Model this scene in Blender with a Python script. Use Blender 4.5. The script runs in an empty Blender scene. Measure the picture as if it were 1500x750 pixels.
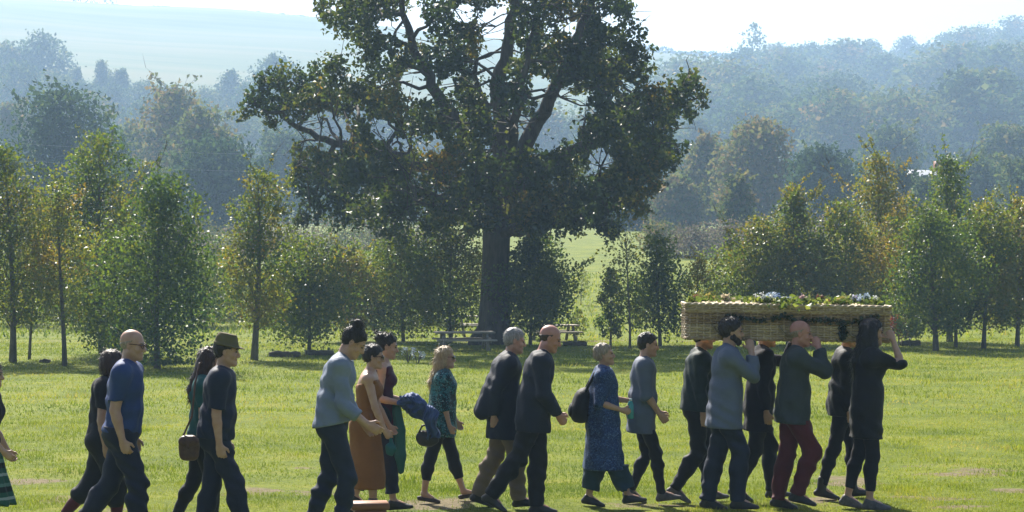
import bpy, math, random
import numpy as np
from mathutils import Vector, Matrix

sc = bpy.context.scene
COL = sc.collection
R = math.radians
FPX = 3383.0          # focal length in pixels of the 1500 px wide photograph
CAMZ = 2.35

def at(px, py, Y):
    """world point seen at photo pixel (px,py) at distance Y"""
    return np.array([(px-750)/FPX*Y, Y, CAMZ-(py-375)/FPX*Y])

# ------------------------------------------------------------------ helpers
def mesh_np(name, V, F, mats=None, parent=None, smooth=False, attrs=None, matidx=None):
    """V (n,3), F (m,k) ints with one k, or a list of such arrays"""
    V = np.asarray(V, dtype=np.float32)
    Fs = F if isinstance(F, list) else [F]
    Fs = [np.asarray(f, dtype=np.int32) for f in Fs if len(f)]
    me = bpy.data.meshes.new(name)
    me.vertices.add(len(V)); me.vertices.foreach_set('co', V.ravel())
    tot = np.concatenate([np.full(len(f), f.shape[1], dtype=np.int32) for f in Fs])
    loops = np.concatenate([f.ravel() for f in Fs])
    me.loops.add(len(loops)); me.loops.foreach_set('vertex_index', loops)
    me.polygons.add(len(tot))
    st = np.concatenate([[0], np.cumsum(tot)[:-1]]).astype(np.int32)
    me.polygons.foreach_set('loop_start', st)
    if mats is not None:
        for m in (mats if isinstance(mats, (list, tuple)) else [mats]): me.materials.append(m)
    if matidx is not None: me.polygons.foreach_set('material_index', np.asarray(matidx, dtype=np.int32))
    me.update(calc_edges=True)
    if smooth: me.polygons.foreach_set('use_smooth', np.ones(len(tot), dtype=bool))
    for k, (dom, arr) in (attrs or {}).items():
        a = me.attributes.new(k, 'FLOAT', dom); a.data.foreach_set('value', np.asarray(arr, dtype=np.float32))
    o = bpy.data.objects.new(name, me); COL.objects.link(o)
    if parent is not None: o.parent = parent
    return o

def tag(o, label=None, cat=None, group=None, kind=None):
    if label: o['label'] = label
    if cat: o['category'] = cat
    if group: o['group'] = group
    if kind: o['kind'] = kind
    return o

def empty(name, loc=(0, 0, 0), rz=0.0):
    o = bpy.data.objects.new(name, None); COL.objects.link(o)
    o.location = loc; o.rotation_euler = (0, 0, rz); o.empty_display_size = .2
    return o

def copy_tree(o, parent=None):
    c = o.copy(); COL.objects.link(c)
    if parent is not None: c.parent = parent
    for ch in list(o.children): copy_tree(ch, c)
    return c

class MB:
    """collects simple solids into one mesh"""
    def __init__(s): s.V = []; s.F = {}; s.n = 0
    def add(s, V, F):
        V = np.asarray(V, float); s.V.append(V)
        for f in F: s.F.setdefault(len(f), []).append([i+s.n for i in f])
        s.n += len(V)
    def box(s, c, size, rot=None, taper=1.0, bev=0.0):
        hx, hy, hz = [d/2 for d in size]
        b = min(bev, hx*.9, hy*.9, hz*.9)
        if b <= 0:
            P = np.array([[x*hx*(taper if z > 0 else 1), y*hy*(taper if z > 0 else 1), z*hz] for z in (-1, 1) for y in (-1, 1) for x in (-1, 1)])
            F = [(0, 2, 3, 1), (4, 5, 7, 6), (0, 1, 5, 4), (2, 6, 7, 3), (0, 4, 6, 2), (1, 3, 7, 5)]
        else:
            rings = []
            for z, ins in ((-hz, b), (-hz+b, 0), (hz-b, 0), (hz, b)):
                x, y = hx-ins, hy-ins
                c2 = b if ins == 0 else b*.3
                rings.append([(x-c2, -y, z), (x, -y+c2, z), (x, y-c2, z), (x-c2, y, z), (-x+c2, y, z), (-x, y-c2, z), (-x, -y+c2, z), (-x+c2, -y, z)])
            P = np.array([p for r in rings for p in r])
            F = []
            for k in range(3):
                for i in range(8):
                    j = (i+1) % 8; F.append((k*8+i, k*8+j, k*8+8+j, k*8+8+i))
            F.append(tuple(range(7, -1, -1))); F.append(tuple(range(24, 32)))
        if rot is not None: P = P @ np.array(rot.to_3x3()).T
        s.add(P+np.asarray(c, float), F)
    def tube(s, pts, rad, n=7, cap=True):
        pts = np.asarray(pts, float); rad = np.broadcast_to(np.asarray(rad, float), (len(pts),))
        T = np.gradient(pts, axis=0); T /= np.linalg.norm(T, axis=1)[:, None]+1e-9
        up = np.array([0, 0, 1.]) if abs(T[0][2]) < .9 else np.array([1., 0, 0])
        V = []
        nrm = np.cross(T[0], up); nrm /= np.linalg.norm(nrm)
        for p, t, r in zip(pts, T, rad):
            nrm = nrm-t*np.dot(nrm, t); nrm /= np.linalg.norm(nrm)+1e-9
            b = np.cross(t, nrm)
            for k in range(n):
                a = 2*math.pi*k/n; V.append(p+r*(math.cos(a)*nrm+math.sin(a)*b))
        F = []
        for i in range(len(pts)-1):
            for k in range(n):
                j = (k+1) % n; F.append((i*n+k, i*n+j, (i+1)*n+j, (i+1)*n+k))
        if cap:
            F.append(tuple(range(n-1, -1, -1))); F.append(tuple((len(pts)-1)*n+k for k in range(n)))
        s.add(V, F)
    def build(s, name, mat, parent=None, smooth=False):
        V = np.concatenate(s.V)
        return mesh_np(name, V, [np.array(f) for f in s.F.values()], mat, parent, smooth)

# ------------------------------------------------------------------ materials
def new_mat(name):
    m = bpy.data.materials.new(name); m.use_nodes = True
    nt = m.node_tree; nt.nodes.clear()
    out = nt.nodes.new('ShaderNodeOutputMaterial')
    return m, nt, out

def N(nt, typ, **kw):
    n = nt.nodes.new('ShaderNode'+typ)
    for k, v in kw.items():
        if k.startswith('i_'):
            key = k[2:]; key = int(key) if key.isdigit() else key.replace('_', ' ')
            n.inputs[key].default_value = v
        else: setattr(n, k, v)
    return n

def ramp(nt, stops, interp='LINEAR'):
    r = nt.nodes.new('ShaderNodeValToRGB'); cr = r.color_ramp; cr.interpolation = interp
    while len(cr.elements) < len(stops): cr.elements.new(.5)
    for e, (p, c) in zip(cr.elements, stops):
        e.position = p; e.color = (*c, 1) if len(c) == 3 else c
    return r

def leaf_mat(name, stops, trans=.45, gloss=.05, rough=.4):
    m, nt, out = new_mat(name); L = nt.links.new
    a = N(nt, 'Attribute', attribute_name='hue')
    r = ramp(nt, stops); L(a.outputs['Fac'], r.inputs[0])
    d = N(nt, 'BsdfDiffuse'); t = N(nt, 'BsdfTranslucent'); g = N(nt, 'BsdfGlossy', i_Roughness=rough)
    hs = N(nt, 'HueSaturation', i_Saturation=1.15, i_Value=1.25, i_Hue=.485)
    L(r.outputs[0], d.inputs[0]); L(r.outputs[0], hs.inputs['Color']); L(hs.outputs[0], t.inputs[0])
    g.inputs['Color'].default_value = (1, 1, 1, 1)
    x = N(nt, 'MixShader', i_0=trans); L(d.outputs[0], x.inputs[1]); L(t.outputs[0], x.inputs[2])
    y = N(nt, 'MixShader', i_0=gloss); L(x.outputs[0], y.inputs[1]); L(g.outputs[0], y.inputs[2])
    L(y.outputs[0], out.inputs[0])
    return m

def simple_mat(name, c1, c2, scale=8, rough=.8, bump=.3, detail=6, spec=.3, stretch=(1, 1, 1), metallic=0):
    m, nt, out = new_mat(name); L = nt.links.new
    tc = N(nt, 'TexCoord'); mp = N(nt, 'Mapping'); mp.inputs['Scale'].default_value = stretch
    L(tc.outputs['Object'], mp.inputs[0])
    n = N(nt, 'TexNoise', i_Scale=scale, i_Detail=detail, i_Roughness=.6); L(mp.outputs[0], n.inputs['Vector'])
    r = ramp(nt, [(.3, c1), (.7, c2)]); L(n.outputs['Fac'], r.inputs[0])
    p = N(nt, 'BsdfPrincipled', i_Roughness=rough, i_Metallic=metallic); p.inputs['Specular IOR Level'].default_value = spec
    L(r.outputs[0], p.inputs['Base Color'])
    if bump:
        b = N(nt, 'Bump', i_Strength=bump, i_Distance=.02); L(n.outputs['Fac'], b.inputs['Height']); L(b.outputs[0], p.inputs['Normal'])
    L(p.outputs[0], out.inputs[0])
    return m

M_BARK = simple_mat('bark', (.035, .028, .02), (.11, .09, .065), 9, .9, .9, stretch=(1, 1, .22))
M_BARK_PALE = simple_mat('young_bark', (.06, .05, .04), (.16, .14, .11), 20, .85, .5, stretch=(1, 1, .3))
OAK = leaf_mat('oak_leaves', [(0, (.022, .042, .012)), (.45, (.045, .072, .016)), (.75, (.11, .125, .026)), (1, (.22, .16, .035))], .5, .035, .4)
YOUNG = leaf_mat('young_leaves', [(0, (.03, .065, .02)), (.4, (.085, .135, .024)), (.7, (.15, .17, .03)), (1, (.22, .175, .035))], .55, .03, .4)
FAR = leaf_mat('woodland_leaves', [(0, (.025, .05, .022)), (.45, (.06, .1, .034)), (.8, (.13, .15, .05)), (1, (.2, .16, .07))], .4, .0, .5)
SCRUB = leaf_mat('scrub_twigs', [(0, (.06, .07, .035)), (.5, (.13, .11, .08)), (1, (.2, .17, .13))], .35, .02, .6)
RED = leaf_mat('red_leaves', [(0, (.12, .03, .015)), (1, (.3, .08, .03))], .45, .06)

# ------------------------------------------------------------------ terrain
def vnoise(x, y, seed=0):
    """smooth value noise, numpy"""
    xi = np.floor(x).astype(np.int64); yi = np.floor(y).astype(np.int64)
    xf = x-xi; yf = y-yi
    def h(a, b):
        n = (a*374761393+b*668265263+seed*974634217) & 0x7fffffff
        n = ((n ^ (n >> 13))*1274126177) & 0x7fffffff
        return ((n ^ (n >> 16)) & 0xffff)/65535.0
    u = xf*xf*(3-2*xf); v = yf*yf*(3-2*yf)
    return (h(xi, yi)*(1-u)+h(xi+1, yi)*u)*(1-v)+(h(xi, yi+1)*(1-u)+h(xi+1, yi+1)*u)*v

def height(X, Y):
    X = np.asarray(X, float); Y = np.asarray(Y, float)
    Ys = np.maximum(Y, 20.)
    px = 750+X/Ys*FPX
    base = np.interp(Y, [-60, 66, 85, 140, 200, 3000], [0, 0, .35, 2.9, 4.2, 5.5])
    rpy = np.interp(px, [-2500, -600, 0, 200, 470, 940, 1085, 1200, 1330, 1500, 2000, 4000], [-30, -20, -4, 12, 30, 72, 87, 106, 110, 78, 40, 70])
    rz = CAMZ+(375-rpy)/FPX*1100
    g = np.interp(Y, [200, 300, 400, 500, 600, 700, 800, 900, 1000, 1080, 1130, 1250, 1500, 2500], [0, .03, .1, .2, .33, .47, .61, .75, .89, .985, 1.0, 1.0, .93, .6])
    z = base+(rz-5)*g
    w = np.clip((Y-80)/150, 0, 1)
    z = z+w*(vnoise(X/45, Y/45, 3)-.5)*1.2+np.clip((Y-250)/300, 0, 1)*(vnoise(X/130, Y/130, 5)-.5)*5
    near = np.clip((90-Y)/30, 0, 1)
    z = z+near*((vnoise(X/1.7, Y/1.7, 8)-.5)*.05+(vnoise(X/.5, Y/.5, 9)-.5)*.018)
    return z

def gz(x, y): return float(height(np.array([x]), np.array([y]))[0])

def build_ground():
    Ys = np.concatenate([np.arange(-30, 16, 3.), np.arange(16, 26, .12), np.arange(26, 45, .3), np.arange(45, 85, .8), np.arange(85, 200, 4), np.arange(200, 600, 14), np.arange(600, 1500, 28), [1600, 1900, 2400]])
    t = np.linspace(-1, 1, 221)
    u = np.sign(t)*(.24*np.abs(t)+.86*np.abs(t)**5)          # X / Y
    UU, YY = np.meshgrid(u, Ys)
    XX = UU*np.maximum(np.abs(YY), 17)
    Z = height(XX, YY)
    V = np.stack([XX, YY, Z], -1).reshape(-1, 3)
    ny, nx = XX.shape
    i = np.arange(ny*nx).reshape(ny, nx)
    F = np.stack([i[:-1, :-1], i[:-1, 1:], i[1:, 1:], i[1:, :-1]], -1).reshape(-1, 4)
    m, nt, out = new_mat('meadow_ground'); L = nt.links.new
    tc = N(nt, 'TexCoord')
    n1 = N(nt, 'TexNoise', i_Scale=.9, i_Detail=8, i_Roughness=.65); L(tc.outputs['Object'], n1.inputs['Vector'])
    n2 = N(nt, 'TexNoise', i_Scale=14, i_Detail=8, i_Roughness=.7); L(tc.outputs['Object'], n2.inputs['Vector'])
    r1 = ramp(nt, [(.3, (.075, .115, .008)), (.55, (.16, .195, .012)), (.75, (.24, .23, .025))])
    L(n1.outputs['Fac'], r1.inputs[0])
    r2 = ramp(nt, [(.35, (.55, .6, .5)), (.65, (1.15, 1.1, 1.1))]); L(n2.outputs['Fac'], r2.inputs[0])
    mu = N(nt, 'MixRGB', blend_type='MULTIPLY', i_0=1.0); L(r1.outputs[0], mu.inputs[1]); L(r2.outputs[0], mu.inputs[2])
    # bare earth scrapes
    mp = N(nt, 'Mapping'); mp.inputs['Scale'].default_value = (.5, 1.1, 1); L(tc.outputs['Object'], mp.inputs[0])
    n3 = N(nt, 'TexNoise', i_Scale=1.3, i_Detail=6, i_Roughness=.6); L(mp.outputs[0], n3.inputs['Vector'])
    at_ = N(nt, 'Attribute', attribute_name='bare')
    ad = N(nt, 'Math', operation='ADD'); L(n3.outputs['Fac'], ad.inputs[0]); L(at_.outputs['Fac'], ad.inputs[1])
    nb = N(nt, 'TexNoise', i_Scale=9, i_Detail=8, i_Roughness=.75); L(tc.outputs['Object'], nb.inputs['Vector'])
    mm_ = N(nt, 'Math', operation='MULTIPLY_ADD', i_1=.5, i_2=-.25); L(nb.outputs['Fac'], mm_.inputs[0]); a2 = N(nt, 'Math', operation='ADD'); L(ad.outputs[0], a2.inputs[0]); L(mm_.outputs[0], a2.inputs[1])
    rb = ramp(nt, [(.68, (0, 0, 0)), (.76, (1, 1, 1))]); L(a2.outputs[0], rb.inputs[0])
    earth = ramp(nt, [(.3, (.09, .075, .035)), (.7, (.24, .19, .11))]); L(n2.outputs['Fac'], earth.inputs[0])
    mx = N(nt, 'MixRGB'); L(rb.outputs[0], mx.inputs[0]); L(mu.outputs[0], mx.inputs[1]); L(earth.outputs[0], mx.inputs[2])
    fa = N(nt, 'Attribute', attribute_name='field'); mf = N(nt, 'Mapping'); mf.inputs['Scale'].default_value = (.004, .03, .03); L(tc.outputs['Object'], mf.inputs[0])
    n4 = N(nt, 'TexNoise', i_Scale=1.0, i_Detail=7, i_Roughness=.65); L(mf.outputs[0], n4.inputs['Vector'])
    rf = ramp(nt, [(.35, (.045, .075, .018)), (.5, (.075, .1, .026)), (.66, (.115, .115, .04))]); L(n4.outputs['Fac'], rf.inputs[0])
    m2 = N(nt, 'MixRGB'); L(fa.outputs['Fac'], m2.inputs[0]); L(mx.outputs[0], m2.inputs[1]); L(rf.outputs[0], m2.inputs[2]); mx = m2
    p = N(nt, 'BsdfPrincipled', i_Roughness=.9); p.inputs['Specular IOR Level'].default_value = .1
    L(mx.outputs[0], p.inputs['Base Color'])
    b = N(nt, 'Bump', i_Strength=.8, i_Distance=.05); L(n2.outputs['Fac'], b.inputs['Height']); L(b.outputs[0], p.inputs['Normal'])
    L(p.outputs[0], out.inputs[0])
    o = mesh_np('ground', V, F, m, smooth=True, attrs={'bare': ('POINT', bare_amount(V[:, 0], V[:, 1])), 'field': ('POINT', np.clip((V[:, 1]-220)/120, 0, 1))})
    tag(o, kind='structure')
    return o

BARE = []            # (x, y, rx, ry, amount)
for (px, py, w, d, a) in [(1240, 706, 60, .5, .24), (1420, 690, 55, .22, .2), (1480, 717, 45, .2, .26), (1330, 682, 60, .2, .2), (1190, 735, 60, .3, .25),
                          (640, 741, 70, .3, .24), (480, 716, 90, .35, .22), (380, 716, 70, .3, .22), (60, 705, 60, .25, .2), (110, 728, 50, .3, .2), (1080, 735, 90, .3, .14), (880, 742, 120, .3, .14), (1320, 640, 40, .2, .1)]:
    Y = CAMZ*FPX/(py-375)
    BARE.append(((px-750)/FPX*Y, Y, w/FPX*Y, d*2.2, a*1.25))
_r = random.Random(4)
for _i in range(46):
    _Y = 20.3+8*_r.random()**1.6; BARE.append((_r.uniform(-.24, .24)*_Y, _Y, _r.uniform(.1, .45), _r.uniform(.08, .3), _r.uniform(.14, .24)))
def bare_amount(X, Y):
    v = np.zeros(len(X))
    for (x, y, rx, ry, a) in BARE:
        v = np.maximum(v, a*np.exp(-(((X-x)/rx)**2+((Y-y)/ry)**2)))
    # trodden track in front of the young trees
    v = np.maximum(v, .2*np.exp(-((Y-63.5-np.sin(X*.3)*.6)/.8)**2))
    return v

def build_grass():
    rng = np.random.default_rng(5)
    m, nt, out = new_mat('grass_blades'); L = nt.links.new
    a = N(nt, 'Attribute', attribute_name='hue')
    r = ramp(nt, [(0, (.075, .13, .008)), (.5, (.2, .25, .012)), (.85, (.33, .33, .03)), (1, (.42, .35, .09))]); L(a.outputs['Fac'], r.inputs[0])
    d = N(nt, 'BsdfDiffuse'); t = N(nt, 'BsdfTranslucent'); g = N(nt, 'BsdfGlossy', i_Roughness=.45)
    L(r.outputs[0], d.inputs[0]); L(r.outputs[0], t.inputs[0])
    x = N(nt, 'MixShader', i_0=.5); L(d.outputs[0], x.inputs[1]); L(t.outputs[0], x.inputs[2])
    y = N(nt, 'MixShader', i_0=.012); L(x.outputs[0], y.inputs[1]); L(g.outputs[0], y.inputs[2]); L(y.outputs[0], out.inputs[0])
    Vs, Hs = [], []
    for (y0, y1, dens, h, w) in [(17.5, 24, 2300, .027, .007), (24, 34, 650, .034, .011), (34, 66, 160, .046, .02), (66, 110, 14, .14, .06)]:
        wid = .26
        area = wid*2*(y1**2-y0**2)/2
        n = int(area*dens)
        Y = np.sqrt(rng.uniform(y0**2, y1**2, n)); X = rng.uniform(-wid, wid, n)*Y
        pat = vnoise(X/1.1, Y/1.1, 21)*.6+vnoise(X/.32, Y/.32, 22)*.4
        keep = (bare_amount(X, Y)*3.2+rng.uniform(-.4, .4, n)) < .5
        keep &= rng.uniform(0, 1, n) < .35+pat
        X, Y, pat = X[keep], Y[keep], pat[keep]; n = len(X)
        z = height(X, Y)
        hh = h*rng.uniform(.4, 1.25, n)*(.6+.75*pat)*(1+1.5*np.clip(vnoise(X/.55, Y/.55, 41)-.68, 0, 1)/.32*(vnoise(X/2.7, Y/2.7, 42) > .35))
        ang = rng.uniform(0, 2*np.pi, n); dx, dy = np.cos(ang)*w/2, np.sin(ang)*w/2
        la = rng.uniform(0, 2*np.pi, n); ll = hh*rng.uniform(.1, .9, n)
        b = np.stack([X, Y, z-.004], -1)
        v0 = b+np.stack([-dx, -dy, np.zeros(n)], -1); v1 = b+np.stack([dx, dy, np.zeros(n)], -1)
        v2 = b+np.stack([np.cos(la)*ll, np.sin(la)*ll, hh], -1)
        Vs.append(np.stack([v0, v1, v2], 1).reshape(-1, 3))
        Hs.append(np.clip(.25+.5*(1-pat)+rng.normal(0, .16, n)+.45*(vnoise(X/3.5, Y/3.5, 30)-.5)+.5*(vnoise(X/.8, Y/.8, 31)-.5), 0, 1))
    V = np.concatenate(Vs); F = np.arange(len(V)).reshape(-1, 3)
    o = mesh_np('grass', V, F, m, attrs={'hue': ('FACE', np.concatenate(Hs))})
    tag(o, 'short sunlit meadow grass the mourners walk across', 'grass', kind='stuff')

# ------------------------------------------------------------------ trees
def leaves(cent, size, rng, hue, up=.25, fold=.18, nrm=None, k=.5):
    """rhombic folded leaves at cent; returns V, F, hue"""
    n = len(cent)
    d = rng.normal(0, 1, (n, 3)); d /= np.linalg.norm(d, axis=1)[:, None]
    q = rng.normal(0, 1, (n, 3)); q[:, 2] += up
    if nrm is not None:
        q2 = rng.normal(0, 1, (n, 3)); q2 /= np.linalg.norm(q2, axis=1)[:, None]
        q2 = nrm*k+q2*(1-k); q = np.cross(q2, d)
    s = np.cross(d, q) if nrm is None else q; s = s/(np.linalg.norm(s, axis=1)[:, None]+1e-6); s /= np.linalg.norm(s, axis=1)[:, None]+1e-6
    nn = np.cross(s, d)
    L = (size*rng.uniform(.6, 1.35, n))[:, None]; W = L*rng.uniform(.55, .8, (n, 1))
    c = np.asarray(cent)
    V = np.stack([c-d*L*.5, c+s*W*.5+nn*L*fold, c+d*L*.5, c-s*W*.5+nn*L*fold], 1).reshape(-1, 3)
    F = np.arange(4*n).reshape(-1, 4)
    return V, F, hue

def curve_pts(a, b, sag, rng, n=6, wob=.06):
    a = np.asarray(a, float); b = np.asarray(b, float)
    t = np.linspace(0, 1, n)[:, None]
    L = np.linalg.norm(b-a)
    p = a+(b-a)*t
    p[:, 2] += (np.sin(t[:, 0]*np.pi))*sag*L
    p[1:-1] += rng.normal(0, wob*L, (n-2, 3))
    return p

PROFILES = {
    'dome': ([0, .1, .3, .5, .75, .92, 1], [.45, .8, 1, 1, .8, .45, .1]),
    'oval': ([0, .15, .4, .65, .85, 1], [.35, .8, 1, .85, .5, .08]),
    'cone': ([0, .1, .25, .5, .75, 1], [.5, .9, 1, .7, .38, .05]),
    'column': ([0, .1, .3, .6, .85, 1], [.5, .9, 1, .9, .6, .12]),
    'bush': ([0, .2, .5, .8, 1], [.9, 1, .95, .6, .15]),
}
def tree(name, label, x, y, h, w, base=.2, shape='oval', nclump=26, nleaf=4000, size=.09, mat=None, bark=None, hue=(.4, .15), group=None,
         seed=0, trunk_r=None, clump=.2, cat='tree', lean=0., sparse=1.0, limbs=True, z=None, stems=1, shoots=0, orient=.35):
    rng = np.random.default_rng(seed+1000)
    z0 = gz(x, y) if z is None else z
    root = empty(name, (x, y, z0)); tag(root, label, cat, group)
    tr = trunk_r or h*.011+.012
    pt, pr = PROFILES[shape]
    mb = MB()
    axis = lambda t: np.array([lean*h*t+.02*h*math.sin(3*t+seed), .02*h*math.sin(2.3*t+seed*2), h*t])
    for s in range(stems):
        off = np.array([0, 0, 0]) if s == 0 else np.append(rng.normal(0, tr*4, 2), 0)
        tp = [axis(t)+off*(1-.4*t) for t in np.linspace(0, .93, 9)]
        tp[0][2] = -.15
        mb.tube(tp, [tr*1.55, tr*1.1, tr*.95, tr*.82, tr*.68, tr*.52, tr*.38, tr*.25, tr*.1], 8 if tr > .05 else 6)
    ts = base+(1-base)*np.clip((np.arange(nclump)+rng.uniform(0, 1, nclump))/nclump, 0, 1)**.9
    C, CR, CH = [], [], []
    for i, t in enumerate(ts):
        tt = (t-base)/(1-base)
        pr_ = np.interp(tt, pt, pr)*w/2
        a = i*2.399+rng.uniform(-.5, .5)
        rr = pr_*math.sqrt(rng.uniform(.12, 1))*.82
        rad = max(.06*w, min(clump*w*(.5+.7*np.interp(tt, pt, pr))*rng.uniform(.75, 1.25), w*.45))
        c = axis(t)+np.array([math.cos(a)*rr, math.sin(a)*rr, 0]); c[2] = min(c[2], h-rad*.45)
        C.append(c); CR.append(rad); CH.append(rng.normal(hue[0], hue[1]))
        if limbs and rr > .1*w:
            s = axis(max(base*.7, t-.16*rng.uniform(.5, 1.2)))
            mb.tube(curve_pts(s, c, .06, rng, 5, .03), np.linspace(tr*.3, tr*.07, 5), 5, False)
    if shoots:
        for j in range(shoots):
            i = int(rng.integers(len(C)//3, len(C))); c0, r0 = C[i], CR[i]
            a = math.atan2(c0[1], c0[0])+rng.uniform(-.6, .6); el = rng.uniform(.5, 1.3)
            dv = np.array([math.cos(a)*math.cos(el), math.sin(a)*math.cos(el), math.sin(el)]); ln = (r0*.9+h*rng.uniform(.03, .1))
            mb.tube([c0, c0+dv*ln*.6, c0+dv*ln*1.25], [tr*.12, tr*.09, .003], 4, False)
            for q in (.75, 1.0, 1.2):
                C.append(c0+dv*ln*q); CR.append(r0*(.42-.2*q)*1.1); CH.append(CH[i]+.08)
        lz = [c[2]+r*.3 for c, r in zip(C, CR)]
    C = np.array(C); CR = np.array(CR); CH = np.array(CH)
    p = CR**2.2; p /= p.sum()
    k = rng.choice(len(C), int(nleaf*sparse), p=p)
    d = rng.normal(0, 1, (len(k), 3)); d /= np.linalg.norm(d, axis=1)[:, None]
    pos = C[k]+d*(CR[k]*rng.uniform(0, 1, len(k))**.5*rng.choice([1, 1, 1, 1.25], len(k)))[:, None]*np.array([1, 1, .85])
    pos[:, 2] = np.maximum(pos[:, 2], h*.02+.05)
    out_ = d+.6*np.column_stack([pos[:, 0], pos[:, 1], (pos[:, 2]-h*.45)])/(w*.5); out_ /= np.linalg.norm(out_, axis=1)[:, None]
    V, F, hu = leaves(pos, size, rng, np.clip(CH[k]+rng.normal(0, .13, len(k)), 0, 1), nrm=out_, k=orient)
    mb.build('trunk', bark or M_BARK_PALE, root, True)
    mesh_np('crown', V, F, mat or YOUNG, root, attrs={'hue': ('FACE', hu)})
    return root
# ------------------------------------------------------------------ the oak
def build_oak():
    rng = np.random.default_rng(11)
    Y0 = 61.0; sc_ = Y0/FPX
    P = lambda px, py, dy=0.0: np.array([(px-728)*sc_, dy, CAMZ+(375-py)*sc_])
    root = empty('oak_tree', ((728-750)*sc_, Y0, 0)); tag(root, 'huge old oak with wide dark crown over the picnic tables', 'tree')
    mb = MB()
    # trunk with root flare
    tp = [P(724, 512), P(724, 500), P(724, 480), P(725, 440), P(726, 395), P(727, 355), P(728, 320), P(731, 285), P(735, 250)]
    tr = [.62, .52, .44, .4, .375, .37, .38, .36, .3]
    mb.tube(tp, tr, 14)
    for a in range(6):
        an = a*1.05+.3
        mb.tube([P(724, 478)+np.array([math.cos(an)*.3, math.sin(an)*.3, 0]), P(724, 498)+np.array([math.cos(an)*.55, math.sin(an)*.55, 0]), P(724, 520)+np.array([math.cos(an)*.72, math.sin(an)*.72, 0])], [.14, .16, .1], 7)
    limbs = []   # nodes (pos, radius)
    def limb(pts, r0, r1):
        pts = [np.asarray(p, float) for p in pts]
        # resample with wobble
        Q = []
        for i in range(len(pts)-1):
            for t in np.linspace(0, 1, 4, endpoint=False): Q.append(pts[i]*(1-t)+pts[i+1]*t+rng.normal(0, .05, 3)*(1 if (i or t) else 0))
        Q.append(pts[-1]); rr = np.linspace(r0, r1, len(Q))
        mb.tube(Q, rr, 8)
        for q, r in zip(Q, rr): limbs.append((q, r))
    limb([P(735, 255), P(736, 190, .3), P(733, 120, .5), P(745, 50, .3), P(760, -30, 0), P(765, -110, 0)], .3, .05)
    limb([P(731, 290), P(690, 215, -.6), P(645, 150, -.9), P(610, 80, -.7), P(590, 10, -.4), P(585, -50, 0)], .24, .04)
    limb([P(733, 270), P(775, 200, -.8), P(815, 130, -1.2), P(845, 60, -1), P(870, -10, -.6), P(880, -60, 0)], .24, .04)
    limb([P(730, 300), P(790, 250, .8), P(860, 210, 1.5), P(930, 178, 1.2), P(985, 158, .6), P(1030, 140, .2)], .2, .025)
    limb([P(728, 320), P(660, 265, .9), P(590, 225, 1.3), P(510, 212, .9), P(465, 200, .4), P(415, 170, .2), P(370, 150, 0)], .21, .025)
    limb([P(727, 335), P(650, 295, -1.4), P(570, 270, -2), P(500, 262, -1.8), P(445, 245, -1.4)], .18, .03)
    limb([P(727, 345), P(790, 325, -1.5), P(850, 320, -2), P(905, 300, -1.8), P(940, 270, -1.5)], .17, .03)
    limb([P(728, 335), P(770, 338, .8), P(820, 332, 1.2), P(860, 322, 1.6)], .15, .04)
    limb([P(730, 300), P(735, 250, 1.8), P(720, 180, 3), P(700, 110, 3.4), P(690, 40, 3)], .2, .04)
    limb([P(730, 300), P(740, 255, -1.8), P(755, 190, -3.2), P(770, 120, -3.6), P(780, 50, -3)], .2, .04)
    limb([P(727, 340), P(700, 320, -2), P(660, 310, -3.4), P(620, 300, -4)], .15, .03)
    limb([P(727, 340), P(770, 310, 2.2), P(820, 290, 3.6), P(850, 270, 4)], .15, .03)
    # leaf masses read off the outline: (px, py, r, density)
    B = [(490, 5, 36), (530, 30, 44), (560, -15, 50), (585, 65, 34), (640, -30, 55), (655, 45, 46), (700, -10, 46), (720, -70, 60), (790, -20, 50), (775, 40, 40), (840, 5, 50), (880, 45, 48), (905, 5, 32),
         (640, -95, 60), (800, -95, 60), (875, -60, 45), (560, -70, 45), (480, -20, 26),
         (545, 85, 36), (590, 105, 34), (665, 95, 44), (690, 60, 30), (775, 95, 42), (825, 85, 46), (880, 95, 46), (920, 80, 36), (925, 110, 30), (850, 125, 42), (905, 130, 36),
         (545, 140, 46), (500, 130, 36), (590, 160, 40), (455, 125, 32), (425, 118, 30), (395, 122, 28), (372, 150, 26), (358, 166, 16), (410, 150, 34), (450, 162, 34), (480, 155, 36), (392, 180, 14),
         (650, 150, 40), (690, 160, 36), (745, 150, 34), (645, 195, 42), (700, 210, 46), (750, 215, 42), (780, 170, 20), (860, 165, 34), (885, 185, 34), (875, 215, 44), (925, 160, 38), (960, 150, 32), (990, 140, 26), (1012, 128, 22), (1030, 150, 15), (985, 168, 24), (1010, 165, 16), (950, 190, 38), (975, 215, 28), (985, 240, 16),
         (560, 200, 36), (530, 215, 36), (470, 225, 32), (440, 240, 26), (432, 215, 16), (460, 265, 42), (495, 255, 40), (500, 300, 40), (455, 300, 26), (445, 325, 16), (540, 250, 44), (590, 240, 40), (545, 305, 40), (580, 320, 34), (600, 290, 40), (650, 250, 44), (660, 300, 42), (640, 330, 26), (700, 270, 46), (720, 310, 36), (770, 260, 44), (765, 310, 40), (800, 290, 44), (790, 335, 28), (820, 240, 40), (835, 325, 36), (850, 275, 46), (880, 310, 36), (900, 265, 44), (915, 225, 42), (945, 255, 36), (925, 300, 28), (900, 335, 16), (965, 235, 24), (690, 335, 18)]
    HOLES = [(600, 42, 20), (725, 82, 16), (616, 122, 22), (826, 165, 30), (762, 192, 24), (560, 190, 14), (915, 128, 10), (480, 195, 26), (640, 215, 10), (878, 235, 14), (720, 25, 13), (680, 20, 12), (755, 75, 10), (840, 40, 9), (565, 40, 10), (655, 125, 9), (805, 205, 12), (585, 215, 12), (895, 30, 9), (790, 120, 9)]
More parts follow.
